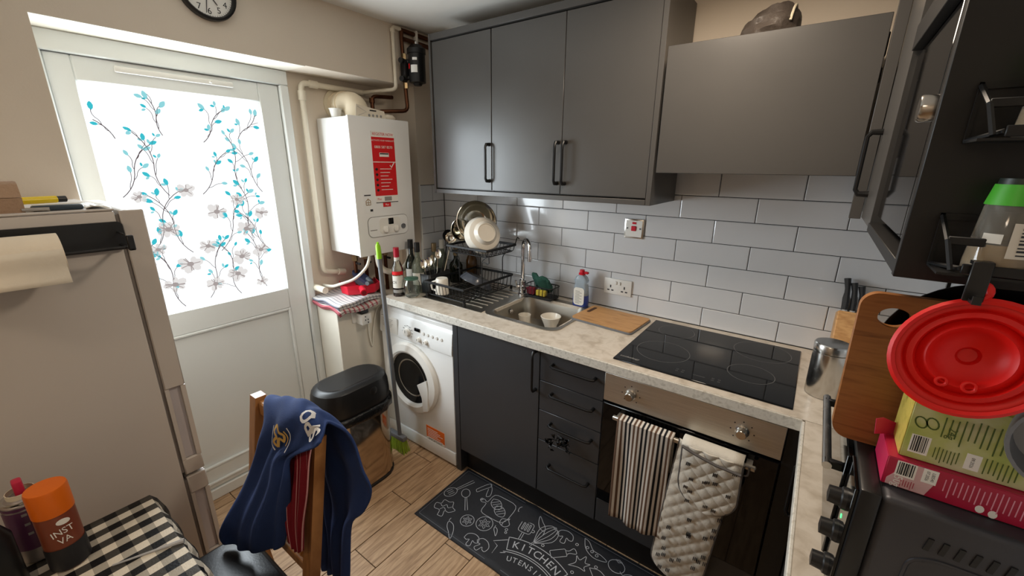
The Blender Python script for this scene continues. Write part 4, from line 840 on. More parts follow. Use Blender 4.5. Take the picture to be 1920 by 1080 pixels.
tag(obj('sponge', MB().box(.245, -.128, .931, .29, -.09, .972, .005, 2), PM('sponge_red', C(120, 34, 50), .9, bump=.6, bscale=180)), 'dark red sponge in the wire caddy', 'sponge')
t = thing('washing_up_bottle', 'clear washing-up bottle of blue liquid with red cap beside the sink', 'bottle', (.555, -.075, .911))
BS = lambda z, w_, d_: [(x, y, .911+z) for x, y in rrect(w_, d_, min(w_, d_)*.4, 5, .555, -.075)]
PM('blue_liquid', C(34, 60, 140), .1, coat=.4); PM('bottle_clear', C(190, 204, 214), .1, trans=.55, var=.02)
obj('lower_body', loft([BS(0, .078, .044), BS(.004, .084, .05), BS(.03, .086, .05), BS(.062, .082, .048)]), 'blue_liquid', t)
obj('upper_body', loft([BS(.062, .082, .048), BS(.1, .076, .046), BS(.125, .068, .042), BS(.14, .076, .046), BS(.158, .06, .04), BS(.17, .03, .03)]), 'bottle_clear', t)
obj('cap', loft([BS(.17, .032, .032), BS(.178, .034, .034), BS(.182, .026, .026), BS(.195, .024, .024), BS(.197, .02, .02)]).box(.568, -.083, 1.087, .592, -.067, 1.1, .004), 'red_plastic', t)
lb = obj('label', MB().prism(rrect(.06, .095, .016), .0012, frame((.555, -.0998, .968), (1, 0, 0), (0, 0, 1)) @ MX.Translation((0, 0, .001))), 'label_white', t)
b = MB()
for i in range(9): b.box(.535, -.1024, .93+i*.008, .56+.012*(i % 2), -.1018, .933+i*.008)
obj('label_print', b, 'grey_print', lb)['kind'] = 'stuff'
t = thing('chopping_board', 'bamboo chopping board with grey edge lying by the hob', 'chopping board', (.775, -.19, .911))
BM = MX.Translation((.775, -.187, .9115)) @ MX.Rotation(math.radians(-4), 4, 'Z')
ramp_mat('bamboo', [(.3, C(150, 108, 64)), (.5, C(186, 142, 92)), (.7, C(168, 124, 78))], .5, 5, (2, 18, 4), 7, .05)
obj('grey_edge', MB().prism(rrect(.315, .23, .018), .008, BM), 'grey_plastic', t); obj('bamboo_top', MB().prism(rrect(.307, .222, .016), .006, BM @ MX.Translation((0, 0, .008))), 'bamboo', t)
obj('grip_slot', MB().prism(rrect(.018, .085, .008), .001, BM @ MX.Translation((-.125, .04, .0138))), PM('slot_dark', C(70, 46, 30), .8), t)
tag(obj('cup', MB().lathe([(0, 0), (.024, 0), (.034, .076), (.031, .076), (.022, .006), (0, .006)], (.305, -.235, .774), 24), 'crockery'), 'small white cup standing in the sink bowl', 'cup')
tag(obj('dish', MB().lathe([(0, 0), (.028, 0), (.034, .03), (.055, .082), (.052, .084), (.03, .03), (.024, .006), (0, .005)], (.44, -.185, .774), 28), 'crockery'), 'wide white dish standing in the sink bowl', 'dish')
# canister and knife block
t = thing('steel_canister', 'brushed steel lidded canister on the worktop corner', 'canister', (1.605, -.42, .91))
CM = (1.608, -.40, .911)
obj('can', MB().lathe([(0, 0), (.047, 0), (.049, .003), (.049, .15), (.046, .152), (0, .152)], CM, 36), 'steel', t)
obj('lid', MB().lathe([(.046, .1525), (.0495, .154), (.05, .175), (.047, .18), (.02, .1815), (0, .182)], CM, 36), 'steel', t)
ramp_mat('beech', [(.3, C(176, 128, 78)), (.6, C(206, 160, 106)), (.8, C(188, 142, 90))], .5, 5, (6, 1, 20), 7, .05)
t = thing('knife_block', 'pale wooden knife block standing behind the canister', 'knife block', (1.665, -.13, .91))
KM = MX.Translation((1.668, -.10, .911)) @ MX.Rotation(math.radians(-18), 4, 'X')
obj('block', MB().box(1.615, -.2, .911, 1.72, -.03, .935, .003).box(-.05, -.055, .005, .05, .055, .2, .004, 1, KM), 'beech', t)
for i, (dx, dy, h) in enumerate(((-.03, -.025, .125), (-.008, -.03, .11), (-.03, .02, .11), (.015, -.03, .1), (-.005, .02, .12))):
    k = thing('kitchen_knife', ('black-handled knife at the near left of the block', 'second black-handled knife at the near side of the block', 'black-handled knife at the far left of the block', 'short black-handled knife at the near right of the block', 'long black-handled knife at the back of the block')[i], 'knife', tuple(KM @ V((dx, dy, .2))), group='knives in the block')
    obj('handle', MB().tube([KM @ V((dx, dy, .2)), KM @ V((dx, dy, .2+h*.3)), KM @ V((dx-.004, dy, .2+h*.7)), KM @ V((dx-.01, dy, .2+h))], [.008, .0095, .0085, .011], 8), 'black_plastic', k)
    obj('bolster', MB().cyl(KM @ V((dx, dy, .199)), KM @ V((dx, dy, .206)), .0105, 8), 'steel', k)
# ================================================================ FLOOR MAT with line-drawn print
PM('mat_black', C(30, 31, 36), .7, var=.1, scale=40, bump=.15, bscale=300); PM('mat_line', C(176, 178, 184), .7, var=.1, scale=60)
t = thing('kitchen_mat', 'black kitchen mat printed with white line drawings on the floor', 'mat', (.77, -.76, 0))
mx0, mx1, my0, my1 = .171, 1.37, -.955, -.567
P = []
for i in range(13):
    row = []
    for j in range(41):
        x = mx0+(mx1-mx0)*j/40; y = my0+(my1-my0)*i/12; e = .006*max(0, 1-abs(x-.62)/.06)*max(0, (i-8)/4)+.005*max(0, 1-abs(x-.64)/.05)*max(0, (3-i)/3)
        row.append((x, y, .0035+e))
    P.append(row)
obj('pad', MB().grid(P), 'mat_black', t, solid=.006)
obj('border_line', MB().ribbon(rrect(mx1-mx0-.03, my1-my0-.03, .006, 3, (mx0+mx1)/2, (my0+my1)/2), .003, MX.Translation((0, 0, .0072)), True), PM('mat_edge_line', C(84, 86, 92), .7), t)
L = MB(); DZ = MX.Translation((0, 0, .0071)); LW = .0024
def dr(pts, closed=False, w_=LW): L.ribbon(pts, w_, DZ, closed)
def sm(pts, n=5): return [(p.x, p.y) for p in cr([(a, b, 0) for a, b in pts], n)]
def at(cx, cy, s, rot, pts): c, q = math.cos(rot), math.sin(rot); return [(cx+s*(x*c-y*q), cy+s*(x*q+y*c)) for x, y in pts]
def circ(cx, cy, r, ry=None, rot=0): dr(ell(cx, cy, r, ry or r, 18, rot), True)
def broccoli(x, y, s): dr(at(x, y, s, .3, sm([(-.1, -.45), (-.15, -.15), (-.45, -.1), (-.5, .2), (-.25, .25), (-.2, .5), (.1, .45), (.3, .5), (.4, .2), (.6, .05), (.35, -.15), (.12, -.12), (.15, -.45), (-.1, -.45)])), True); dr(at(x, y, s, .3, sm([(-.15, -.1), (0, .05), (.15, -.08)]))); dr(at(x, y, s, .3, sm([(-.25, .2), (-.1, .1), (.05, .25), (.2, .1), (.35, .2)])))
def chili(x, y, s, r): dr(at(x, y, s, r, sm([(-.4, .1), (-.15, .17), (.2, .05), (.5, -.2), (.1, -.15), (-.2, -.12), (-.42, 0), (-.4, .1)])), True); dr(at(x, y, s, r, sm([(-.42, .05), (-.52, .1), (-.58, .2)])))
def mushroom(x, y, s, r): dr(at(x, y, s, r, sm([(-.5, 0), (-.4, .35), (0, .5), (.4, .35), (.5, 0), (.3, -.08), (.12, 0), (.14, -.4), (-.14, -.4), (-.12, 0), (-.3, -.08), (-.5, 0)])), True)
def slice_(x, y, r):
    circ(x, y, r)
    for k in range(6): a = k*PI/3; dr(at(x, y, r, a, [(.15, 0), (.45, .16), (.75, 0), (.45, -.16)]), True)
def spoon_(x, y, s, r, slots=0):
    dr(ell(*at(x, y, s, r, [(0, -.35)])[0], s*.17, s*.22, 16, r), True); dr(at(x, y, s, r, [(-.03, -.13), (-.05, .5), (.05, .5), (.03, -.13)]))
    for k in range(slots): dr(at(x, y, s, r, [(-.08+.08*k, -.45), (-.08+.08*k, -.25)]))
spoon_(.235, -.70, .16, -.35, 3); spoon_(.315, -.745, .13, 3.9); broccoli(.262, -.85, .1); chili(.375, -.915, .1, -.5)
dr(sm([(.31, -.66), (.325, -.62), (.345, -.585), (.36, -.6), (.34, -.64), (.325, -.67), (.31, -.66)])); dr(sm([(.345, -.585), (.375, -.61), (.395, -.65), (.38, -.665), (.36, -.62)]))
dr(at(.47, -.69, .2, .05, sm([(-.5, -.02), (-.42, .05), (-.3, .02), (-.27, .3), (0, .34), (.36, .3), (.42, 0), (.36, -.3), (0, -.34), (-.26, -.3), (-.3, -.04), (-.42, -.06), (-.5, -.02)], 3)), True); circ(.376, -.692, .006)
for (ax, ay) in ((.455, -.675), (.495, -.70)):
    dr(at(ax, ay, .075, -.5, sm([(-.5, 0), (-.2, .3), (.25, .28), (.5, 0), (.2, -.3), (-.25, -.28), (-.5, 0)])), True)
    for k in (-.2, 0, .2): dr(at(ax, ay, .075, -.5, [(k-.05, -.25), (k+.08, .27)]))
slice_(.405, -.835, .033); slice_(.482, -.80, .04)
mushroom(.49, -.905, .07, .2); mushroom(.545, -.9, .07, -.4); dr(at(.556, -.735, .05, -.2, sm([(0, .6), (-.1, .35), (-.5, .05), (-.35, -.4), (0, -.5), (.35, -.4), (.5, .05), (.1, .35), (0, .6)])), True); dr(at(.556, -.735, .05, -.2, sm([(0, .4), (-.15, 0), (0, -.45)])))
mushroom(.595, -.63, .065, .5); circ(.638, -.625, .028); dr(sm([(.62, -.64), (.64, -.615), (.655, -.63)])); chili(.55, -.80, .05, -.6); chili(.70, -.645, .09, 2.6)
dr(at(.652, -.70, .1, .15, rrect(.62, .62, .12, 3)), True)
for k in (-.15, 0, .15): dr(at(.652, -.70, .1, .15, rrect(.07, .4, .03, 2, k, .02)), True)
dr(at(.652, -.70, .1, .15, [(-.05, -.3), (-.05, -.75)])); dr(at(.652, -.70, .1, .15, [(.05, -.3), (.05, -.75)]))
for w_ in (.33, .2, .07): dr(at(.748, -.685, .13, -.35, sm([(0, -.55), (-w_, 0), (-w_*.7, .4), (0, .5), (w_*.7, .4), (w_, 0), (0, -.55)])))
dr(at(.748, -.685, .13, -.35, [(-.03, -.5), (-.03, -.68)])); dr(at(.748, -.685, .13, -.35, [(.03, -.5), (.03, -.68)]))
mushroom(.822, -.64, .075, .1); dr(at(.84, -.728, .1, .75, rrect(.7, .36, .05, 3)), True); dr(at(.84, -.728, .1, .75, sm([(.35, .1), (.5, .06), (.75, .14), (.78, -.12), (.5, -.06), (.35, -.1)])))
dr(at(.955, -.63, .13, -.25, sm([(-.5, .2), (-.2, -.1), (.2, -.16), (.55, .05), (.3, .1), (0, .05), (-.3, .2), (-.5, .2)])), True)
for k in (-.2, 0, .2): circ(*at(.955, -.63, .13, -.25, [(k, -.02)])[0], .006)
dr(sm([(.90, -.75), (.92, -.72), (.91, -.69), (.93, -.7), (.945, -.67), (.955, -.7), (.975, -.695), (.96, -.72), (.97, -.735), (.94, -.735), (.90, -.75)]), True)
circ(1.068, -.635, .035, .03); dr(at(1.068, -.605, .03, 0, [(-.5, 0), (0, .2), (.5, 0), (0, -.3)]), True)
dr(at(1.03, -.73, .11, -.4, sm([(-.5, 0), (-.2, .25), (.3, .2), (.5, -.1), (.1, -.2), (-.5, 0)])), True); chili(1.15, -.65, .1, .3); slice_(1.24, -.66, .04); mushroom(1.3, -.72, .07, .2); broccoli(1.2, -.82, .1); mushroom(1.12, -.76, .07, -.3); spoon_(1.28, -.85, .14, .6)
for (x, y, r) in ((.585, -.765, .006), (.592, -.78, .005), (.765, -.625, .006), (.69, -.70, .007), (.765, -.735, .006), (.885, -.64, .006), (.93, -.77, .006), (1.0, -.69, .006)): circ(x, y, r)
# banner and lettering on an arc about the mat's middle
acx, acy, aR = .77, -1.1, .31
arc = lambda R, a0, a1, n=24: [(acx+R*math.sin(a0+(a1-a0)*k/n), acy+R*math.cos(a0+(a1-a0)*k/n)) for k in range(n+1)]
dr(arc(aR+.035, -.45, .45), w_=.0032); dr(arc(aR-.03, -.45, .45), w_=.0032); dr(arc(aR-.04, -.5, .5), w_=.003)
for s in (-1, 1):
    p = lambda R, a: (acx+R*math.sin(s*a), acy+R*math.cos(s*a))
    dr([p(aR+.035, .45), p(aR-.03, .45)], w_=.0032); dr([p(aR+.02, .46), p(aR+.01, .66), p(aR-.015, .6), p(aR-.05, .68), p(aR-.045, .46)], w_=.003)
obj('line_drawing', L, 'mat_line', t)['kind'] = 'stuff'
def arc_text(s, R, span, size, nm):
    for k, ch in enumerate(s):
        a = -span/2+span*k/(len(s)-1); text(ch, size, MX.Translation((acx+R*math.sin(a), acy+R*math.cos(a), .0073)) @ MX.Rotation(-a, 4, 'Z'), nm, 'mat_line', t)
arc_text('KITCHEN', aR, .66, .05, 'letter'); arc_text('UTENSILS', aR-.072, .74, .034, 'letter')
# ================================================================ TEA TOWEL, OVEN GLOVE, RIBBON on the handles
uv_stripe_mat('tea_towel', 'stripe', C(206, 200, 192), C(36, 34, 36), 13, 20, duty=.5, c3=C(96, 74, 60))
hx0, hx1 = 1.026, 1.226
def drape(x0, x1, zt, zf, zb, yf, ybk, wav, seed, cols=27, rows=26, spread=0):
    rg = random.Random(seed); ph = rg.random()*6; Lf, Lb = zt-zf, zt-zb; P = []
    for i in range(rows+1):
        s = i/rows*(Lf+Lb+.03)-Lb-.015; row = []
        for j in range(cols):
            u = j/(cols-1); wv = math.sin(u*17+ph)*.6+math.sin(u*9+ph*2)*.5
            if s > .015: d_ = s-.015; z = zt-d_-.012*math.sin(u*3.0)*d_*2; y = yf-wav*wv*min(1, d_*5)-.004; x = x0+(x1-x0)*u+spread*d_*(u-.5)+.012*d_*math.sin(u*6)
            elif s < -.015: d_ = -s-.015; z = zt-d_; y = ybk+.3*wav*wv*min(1, d_*5); x = x0+(x1-x0)*u+.02*d_
            else: a = s/.015*PI/2; z = zt+.008*math.cos(a); y = (yf+ybk)/2-(ybk-yf)/2*math.sin(a); x = x0+(x1-x0)*u
            row.append((x, y, z))
        P.append(row)
    return P
tag(obj('tea_towel', MB().grid(drape(hx0, hx1, .723, .285, .56, -.664, -.632, .009, 4)), 'tea_towel', solid=.004), 'black and white striped tea towel hanging over the oven handle', 'tea towel')
PM('glove_cream', C(206, 200, 188), .9, var=.06, scale=60, bump=.2, bscale=300); PM('glove_binding', C(92, 88, 86), .85)
t = thing('oven_glove', 'cream quilted double oven glove with grey binding on the oven handle', 'oven glove', (1.34, -.665, .13))
def quilt(x0, x1, zt, zb, y, round_r, lean, puff=.007, nu=48, nv=96):
    P = []; E1 = []; E2 = []
    for i in range(nv+1):
        z = zt+(zb-zt)*i/nv; d_ = max(0, round_r-(z-zb)); k = math.sqrt(max(0, 1-(d_/round_r)**2)) if d_ > 0 else 1
        cx = (x0+x1)/2+lean*(zt-z); hw = (x1-x0)/2*max(k, .02); row = []
        for j in range(nu+1):
            u = -1+2*j/nu; x = cx+hw*u; a = (x+z)/.05; b = (x-z)/.05
            q = puff*(abs(math.sin(PI*a))*abs(math.sin(PI*b)))**.45*(1-u**8); row.append((x, y-q-.004*(1-u*u)-.006*math.sin((zt-z)*7), z))
        P.append(row); E1.append(row[0]); E2.append(row[-1])
    return P, E1+E2[::-1]
P, edge = quilt(1.248, 1.432, .728, .125, -.655, .075, -.085); obj('long_flap', MB().grid(P), 'glove_cream', t, solid=.006); obj('long_flap_binding', MB().tube(edge[::2], .0045, 6), 'glove_binding', t)
P, edge = quilt(1.262, 1.444, .728, .5, -.672, .09, .02); obj('hand_pocket', MB().grid(P), 'glove_cream', t, solid=.006); obj('pocket_binding', MB().tube(edge[::2], .0045, 6), 'glove_binding', t)
obj('fold_over', MB().grid([[(1.258+.186*j/6, -.65-.028*math.cos(a), .722+.018*math.sin(a)) for j in range(7)] for a in [PI*k/8 for k in range(9)]]), 'glove_cream', t, solid=.006)
obj('pocket_mouth_binding', MB().tube([(1.262, -.684, .722), (1.31, -.689, .712), (1.37, -.691, .702), (1.444, -.689, .698)], .005, 6), 'glove_binding', t)
obj('hanging_loop', MB().tube(cr([(1.444, -.66, .715), (1.458, -.662, .72), (1.46, -.662, .69), (1.446, -.66, .68)], 5), .003, 6), 'glove_binding', t)
rg = random.Random(11); bees = MB()
for k in range(34):
    up_ = k < 13; x = rg.uniform(1.275, 1.43); z = rg.uniform(.52, .7) if up_ else rg.uniform(.15, .49); lean = .02 if up_ else -.085
    x += lean*(.73-z); yy = -.6875 if up_ else -.6745
    for q in range(3): bees.box(x-.007+q*.005, yy-.006, z-.004+q*.001, x-.0045+q*.005, yy+.004, z+.004+q*.001)
obj('bee_print', bees, 'dark_print', t)['kind'] = 'stuff'
rg = random.Random(9); b = MB()
for k in range(34):
    c = V((.725+.09*rg.random()+.0, -.632-.02*rg.random(), .515-.055*rg.random())); q = [c+V((rg.uniform(-.018, .018), rg.uniform(-.012, .01), rg.uniform(-.018, .018))) for _ in range(4)]; b.add(q, [(0, 1, 2, 3)])
tag(obj('knotted_bag', b, 'bin_liner_black', solid=.0015), 'scrap of shiny black plastic bag tied to the third drawer handle', 'bag')
# ================================================================ TABLE with gingham cover, spray cans, dark bottle
ramp_mat('table_wood', [(.3, C(150, 110, 70)), (.6, C(184, 140, 94))], .5, 5, (1, 12, 4), 6)
t = thing('dining_table', 'wooden dining table in the near left corner under a gingham cover', 'table', (.53, -2.2, 0))
TX0, TX1, TY0, TY1 = .14, .93, -2.6, -1.82
obj('top', MB().box(TX0, TY0, .71, TX1, TY1, .735, .003), 'table_wood', t)
for (x, y) in ((TX0+.03, TY0+.03), (TX1-.03, TY0+.03), (TX0+.03, TY1-.23), (TX1-.03, TY1-.23)): obj('leg', MB().box(x-.022, y-.022, 0, x+.022, y+.022, .71, .003), 'table_wood', t)
obj('apron', MB().box(TX0+.05, TY1-.06, .64, TX1-.05, TY1-.042, .71).box(TX0+.05, TY0+.02, .64, TX1-.05, TY0+.04, .71), 'table_wood', t)
uv_stripe_mat('gingham', 'gingham', C(222, 212, 194), C(20, 19, 20), 16, 18, .5)
P = []; n = 44
for i in range(n+1):
    s = i/n*(TY1-TY0+.1); row = []
    for j in range(41):
        x = TX0-.004+(TX1-TX0+.008)*j/40; y = TY0+s
        if y <= TY1: row.append((x, y, .7395+.0012*math.sin(x*30+y*13)))
        else: d_ = y-TY1; row.append((x, TY1+.006+.012*(1+math.sin(x*58))*min(1, d_*14), .7395-d_))
    P.append(row)
cl = tag(obj('table_cover', MB().grid(P), 'gingham', solid=.002), 'black and white gingham table cover in the near left corner', 'tablecloth')
obj('clear_crease', MB().tube([(.392, -1.815, .7435), (.37, -1.86, .7425), (.339, -1.935, .7425)], [.006, .003, .002], 8), PM('clear_vinyl', C(214, 214, 216), .15, trans=.4), cl)
def spray(name, label, x, y, R, H, body, cap, lab, capstyle):
    t = thing(name, label, 'spray can', (x, y, .7415)); z = .7415
    obj('can', MB().lathe([(0, 0), (R*.9, 0), (R, .004), (R, H*.78), (R*.97, H*.79), (R*.75, H*.83), (R*.4, H*.86), (0, H*.86)], (x, y, z), 28), body, t)
    if capstyle: obj('cap', MB().lathe([(R*1.0, H*.70), (R*1.03, H*.70), (R*1.03, H*.98), (R*.99, H), (0, H)], (x, y, z), 28), cap, t)
    else:
        obj('collar', MB().lathe([(R*.8, H*.8), (R*.98, H*.81), (R*.98, H*.825), (R*.8, H*.82)], (x, y, z), 24), 'steel', t)
        obj('nozzle', MB().box(x-.012, y-.008, z+H*.85, x+.012, y+.008, z+H*1.04, .004, 2), cap, t); obj('guard', MB().lathe([(R*.62, H*.84), (R*.66, H*.84), (R*.66, H*.9), (R*.62, H*.9)], (x, y, z), 16), 'cream_plastic', t)
    for (a, c, m_, a0, a1) in lab: wrap_label('label', z+H*a, z+H*c, a0, a1, R+.0013, m_, (x, y), t)
    return t
PM('can_brown', C(122, 62, 42), .3); PM('can_purple', C(92, 52, 84), .35); PM('cap_orange', C(226, 108, 18), .35); PM('nozzle_pink', C(196, 40, 72), .4); PM('can_silver', C(168, 160, 156), .3, metal=.6)
o = spray('spray_can', 'orange-capped spray can on the gingham table cover', .245, -1.987, .033, .205, 'can_brown', 'cap_orange', [(.02, .3, 'dark_print', -1.6, 1.6)], True)
cd_ = V((.981, 0, 0)); 
for s, zz, sz in (('INST', .845, .022), ('VA', .823, .022)):
    a = .05; text(s, sz, frame((.245+.0342*math.cos(a), -1.987+.0342*math.sin(a), zz), (-math.sin(a), math.cos(a), .12), (0, -.12, 1)), 'label_lettering', 'white_print', o, sx=.8)
obj('label_badge', MB().prism(ell(0, 0, .011, .007, 16), .0006, frame((.245+.0338, -1.98, .868), (0, 1, 0), (0, 0, 1))), 'white_print', o)
o = spray('spray_can', 'purple spray can with pink nozzle behind the orange-capped one', .16, -2.022, .035, .195, 'can_silver', 'nozzle_pink', [(.2, .72, 'can_purple', -1.6, 1.6), (.74, .775, 'can_purple', -3.1, 3.1)], False)
for zz in (.87, .845, .82): obj('label_band', MB().box(.1952, -2.032, zz, .1962, -2.012, zz+.006), 'grey_print', o)
tag(obj('dark_bottle', MB().lathe([(0, 0), (.03, 0), (.033, .006), (.033, .13), (.02, .16), (.016, .19), (0, .192)], (.235, -2.082, .7415), 24), 'black_plastic'), 'black bottle at the very left edge beside the spray cans', 'bottle')
# ================================================================ CHAIR with hoodie and red checked shirt
ramp_mat('chair_wood', [(.3, C(140, 92, 50)), (.55, C(178, 126, 76)), (.75, C(156, 106, 60))], .42, 5, (14, 3, 1.5), 7, .04)
t = thing('dining_chair', 'light wooden dining chair with black seat and clothes over its back', 'chair', (.355, -1.75, 0))
rake = lambda z: -1.522-.17*(.93-z) if z > .45 else -1.604+.1*(.45-z)
for x in (.17, .515):
    zz = (0, .2, .45, .6, .75, .925); b = MB(); hw, hd = .019, .016
    b2 = loft([[(x-hw, rake(z)-hd, z), (x+hw, rake(z)-hd, z), (x+hw, rake(z)+hd, z), (x-hw, rake(z)+hd, z)] for z in zz]); obj('back_post', b2, 'chair_wood', t)
obj('top_rail', MB().box(.189, -1.534, .865, .496, -1.516, .912, .004), 'chair_wood', t)
obj('lower_rail', MB().box(.189, rake(.52)-.01, .505, .496, rake(.52)+.01, .54, .003), 'chair_wood', t)
for i in range(5):
    x = .235+i*.054; obj('slat', loft([[(x-.013, rake(z)-.006, z), (x+.013, rake(z)-.006, z), (x+.013, rake(z)+.006, z), (x-.013, rake(z)+.006, z)] for z in (.54, .7, .856)]), 'chair_wood', t)
PM('seat_vinyl', C(28, 27, 28), .35, bump=.05, bscale=160)
obj('seat', MB().box(.155, -1.995, .435, .555, -1.622, .475, .016, 3), 'seat_vinyl', t); obj('seat_frame', MB().box(.165, -1.985, .385, .545, -1.625, .434, .003), 'chair_wood', t)
for x in (.185, .525): obj('front_leg', MB().box(x-.018, -1.98, 0, x+.018, -1.944, .385, .003), 'chair_wood', t)
PM('navy_fleece', C(30, 52, 100), .95, var=.12, scale=30, bump=.12, bscale=260)
F = [[(0.22, -1.512, 0.932), (0.312, -1.51, 0.96), (0.408, -1.508, 0.985), (0.488, -1.507, 0.985), (0.545, -1.505, 0.963)],
     [(0.262, -1.55, 0.915), (0.358, -1.549, 0.949), (0.467, -1.547, 0.975), (0.545, -1.546, 0.976), (0.595, -1.545, 0.966)],
     [(0.285, -1.572, 0.867), (0.366, -1.569, 0.889), (0.439, -1.572, 0.902), (0.516, -1.565, 0.918), (0.60, -1.56, 0.955)],
     [(0.275, -1.59, 0.80), (0.345, -1.585, 0.825), (0.402, -1.592, 0.845), (0.452, -1.587, 0.864), (0.488, -1.585, 0.881)],
     [(0.21, -1.63, 0.654), (0.313, -1.615, 0.715), (0.394, -1.622, 0.763), (0.456, -1.606, 0.806), (0.496, -1.60, 0.828)],
     [(0.169, -1.685, 0.531), (0.257, -1.66, 0.58), (0.345, -1.655, 0.632), (0.41, -1.622, 0.663), (0.46, -1.61, 0.696)],
     [(0.185, -1.695, 0.486), (0.242, -1.672, 0.488), (0.304, -1.66, 0.505), (0.37, -1.631, 0.529), (0.412, -1.615, 0.557)]]
Bk = [F[0],
      [(0.25, -1.478, 0.895), (0.34, -1.472, 0.92), (0.43, -1.472, 0.935), (0.51, -1.47, 0.94), (0.575, -1.475, 0.94)],
      [(0.30, -1.478, 0.85), (0.375, -1.468, 0.85), (0.452, -1.472, 0.856), (0.53, -1.462, 0.869), (0.60, -1.468, 0.89)],
      [(0.329, -1.475, 0.75), (0.394, -1.467, 0.761), (0.455, -1.475, 0.775), (0.543, -1.462, 0.807), (0.635, -1.47, 0.833)],
      [(0.36, -1.475, 0.663), (0.40, -1.468, 0.675), (0.456, -1.475, 0.695), (0.557, -1.465, 0.741), (0.654, -1.475, 0.777)],
      [(0.38, -1.485, 0.56), (0.419, -1.48, 0.577), (0.463, -1.485, 0.605), (0.544, -1.478, 0.653), (0.629, -1.485, 0.704)],
      [(0.41, -1.5, 0.50), (0.441, -1.496, 0.515), (0.471, -1.5, 0.534), (0.514, -1.494, 0.573), (0.573, -1.5, 0.625)],
      [(0.415, -1.515, 0.38), (0.437, -1.513, 0.375), (0.465, -1.516, 0.381), (0.507, -1.512, 0.395), (0.554, -1.515, 0.41)]]
S_ = surf(Bk[::-1]+F[1:], 6, 5)
rg = random.Random(1)
for i, r in enumerate(S_):
    for j, p in enumerate(r): q = abs(i/(len(S_)-1)-.5)*2; r[j] = V((p.x, p.y-.007*math.sin(j*.95+i*.12)*min(1, q*2.2)-.004*math.sin(i*.55+j*.4), p.z+.004*math.sin(j*1.1)*(1-q)))
t = thing('hoodie', 'navy blue hooded top slung over the back of the wooden chair', 'hoodie', (.35, -1.53, .48))
obj('cloth', MB().grid(S_), 'navy_fleece', t, solid=.008, sub=1)
PM('cuff_white', C(208, 206, 204), .9)
def on_hoodie(fi, fj):
    i = fi*(len(S_)-1); j = fj*(len(S_[0])-1); a, b = int(min(i, len(S_)-2)), int(min(j, len(S_[0])-2)); u, v_ = i-a, j-b
    p = (S_[a][b]*(1-u)*(1-v_)+S_[a+1][b]*u*(1-v_)+S_[a][b+1]*(1-u)*v_+S_[a+1][b+1]*u*v_)
    n = (S_[a+1][b]-S_[a][b]).cross(S_[a][b+1]-S_[a][b]).normalized()
    if n.dot(V((1.5, -1.99, 1.62))-p) < 0: n = -n
    return p+n*.011
def print_on(mb, fi0, fj0, sx, sy, rot):
    """wrap flat artwork (x, y) onto the cloth surface around (fi0, fj0)"""
    o = MB(); c, q = math.cos(rot), math.sin(rot); o.add([on_hoodie(min(.999, max(0, fi0+(x*q+y*c)*sy)), min(.999, max(0, fj0+(x*c-y*q)*sx))) for x, y, z in mb.v], mb.f); return o
from mathutils.bvhtree import BVHTree
gm = MB().grid(S_); bvh = BVHTree.FromPolygons([V(p) for p in gm.v], gm.f)
def press(mb, fi, fj, size, turn):
    """lay flat artwork on the cloth around one point, reading up towards the chair rail"""
    c = on_hoodie(fi, fj); up_ = (on_hoodie(fi-.03, fj)-c).normalized(); left = (on_hoodie(fi, fj-.04)-c).normalized(); n = up_.cross(left).normalized(); left = n.cross(up_)
    ca, sa = math.cos(turn), math.sin(turn); out = []
    for x, y, z in mb.v:
        p = c+(up_*(x*ca-y*sa)+left*(x*sa+y*ca))*size+n*.06; h = bvh.ray_cast(p, -n); out.append((h[0]+n*.0135) if h[0] else p-n*.06)
    return MB().add(out, mb.f)
obj('chest_lettering', press(text('SPO', 1, MX.Identity(4), '', None, None, mb=MB(), bold=.03), .605, .74, .052, .12), 'cuff_white', t)
g = MB(); g.ribbon(sm([(-1, .6), (-.4, .9), (0, .3), (.5, .7), (1, .1), (.4, -.2), (.1, -.6), (-.5, -.3), (-.2, .1), (-1, .6)], 5), .28); g.ribbon(sm([(-.8, -.8), (-.2, -1.0), (.5, -.8)], 5), .16)
obj('chest_emblem', press(g, .67, .42, .03, .5), PM('emblem_gold', C(196, 158, 84), .8), t)
g = MB(); g.ribbon(sm([(-1.3, 1.1), (-.3, 1.35), (.9, 1.1)], 5), .14); g.ribbon(sm([(-1.2, -1.2), (-.2, -1.5), (.8, -1.3)], 5), .12)
obj('emblem_outline', press(g, .67, .42, .03, .5), 'cuff_white', t)
uv_stripe_mat('shirt_check', 'stripe', C(112, 22, 34), C(190, 140, 140), 7, 9, duty=.08)
G = [[(.40, -1.556, .87), (.44, -1.56, .88), (.48, -1.558, .89), (.535, -1.552, .91)], [(.43, -1.572, .83), (.465, -1.576, .845), (.50, -1.57, .86), (.545, -1.565, .88)], [(.425, -1.59, .743), (.47, -1.596, .765), (.51, -1.588, .785), (.558, -1.585, .81)], [(.442, -1.604, .66), (.475, -1.61, .67), (.51, -1.606, .69), (.55, -1.604, .72)], [(.465, -1.613, .61), (.49, -1.617, .605), (.515, -1.616, .61), (.54, -1.614, .63)]]
S2 = surf(G, 7, 6)
for i, r in enumerate(S2):
    for j, p in enumerate(r): r[j] = V((p.x, p.y-.005*math.sin(j*1.3)*min(1, i/10), p.z))
tag(obj('checked_shirt', MB().grid(S2), 'shirt_check', solid=.004), 'dark red checked shirt hanging under the navy hoodie', 'shirt')
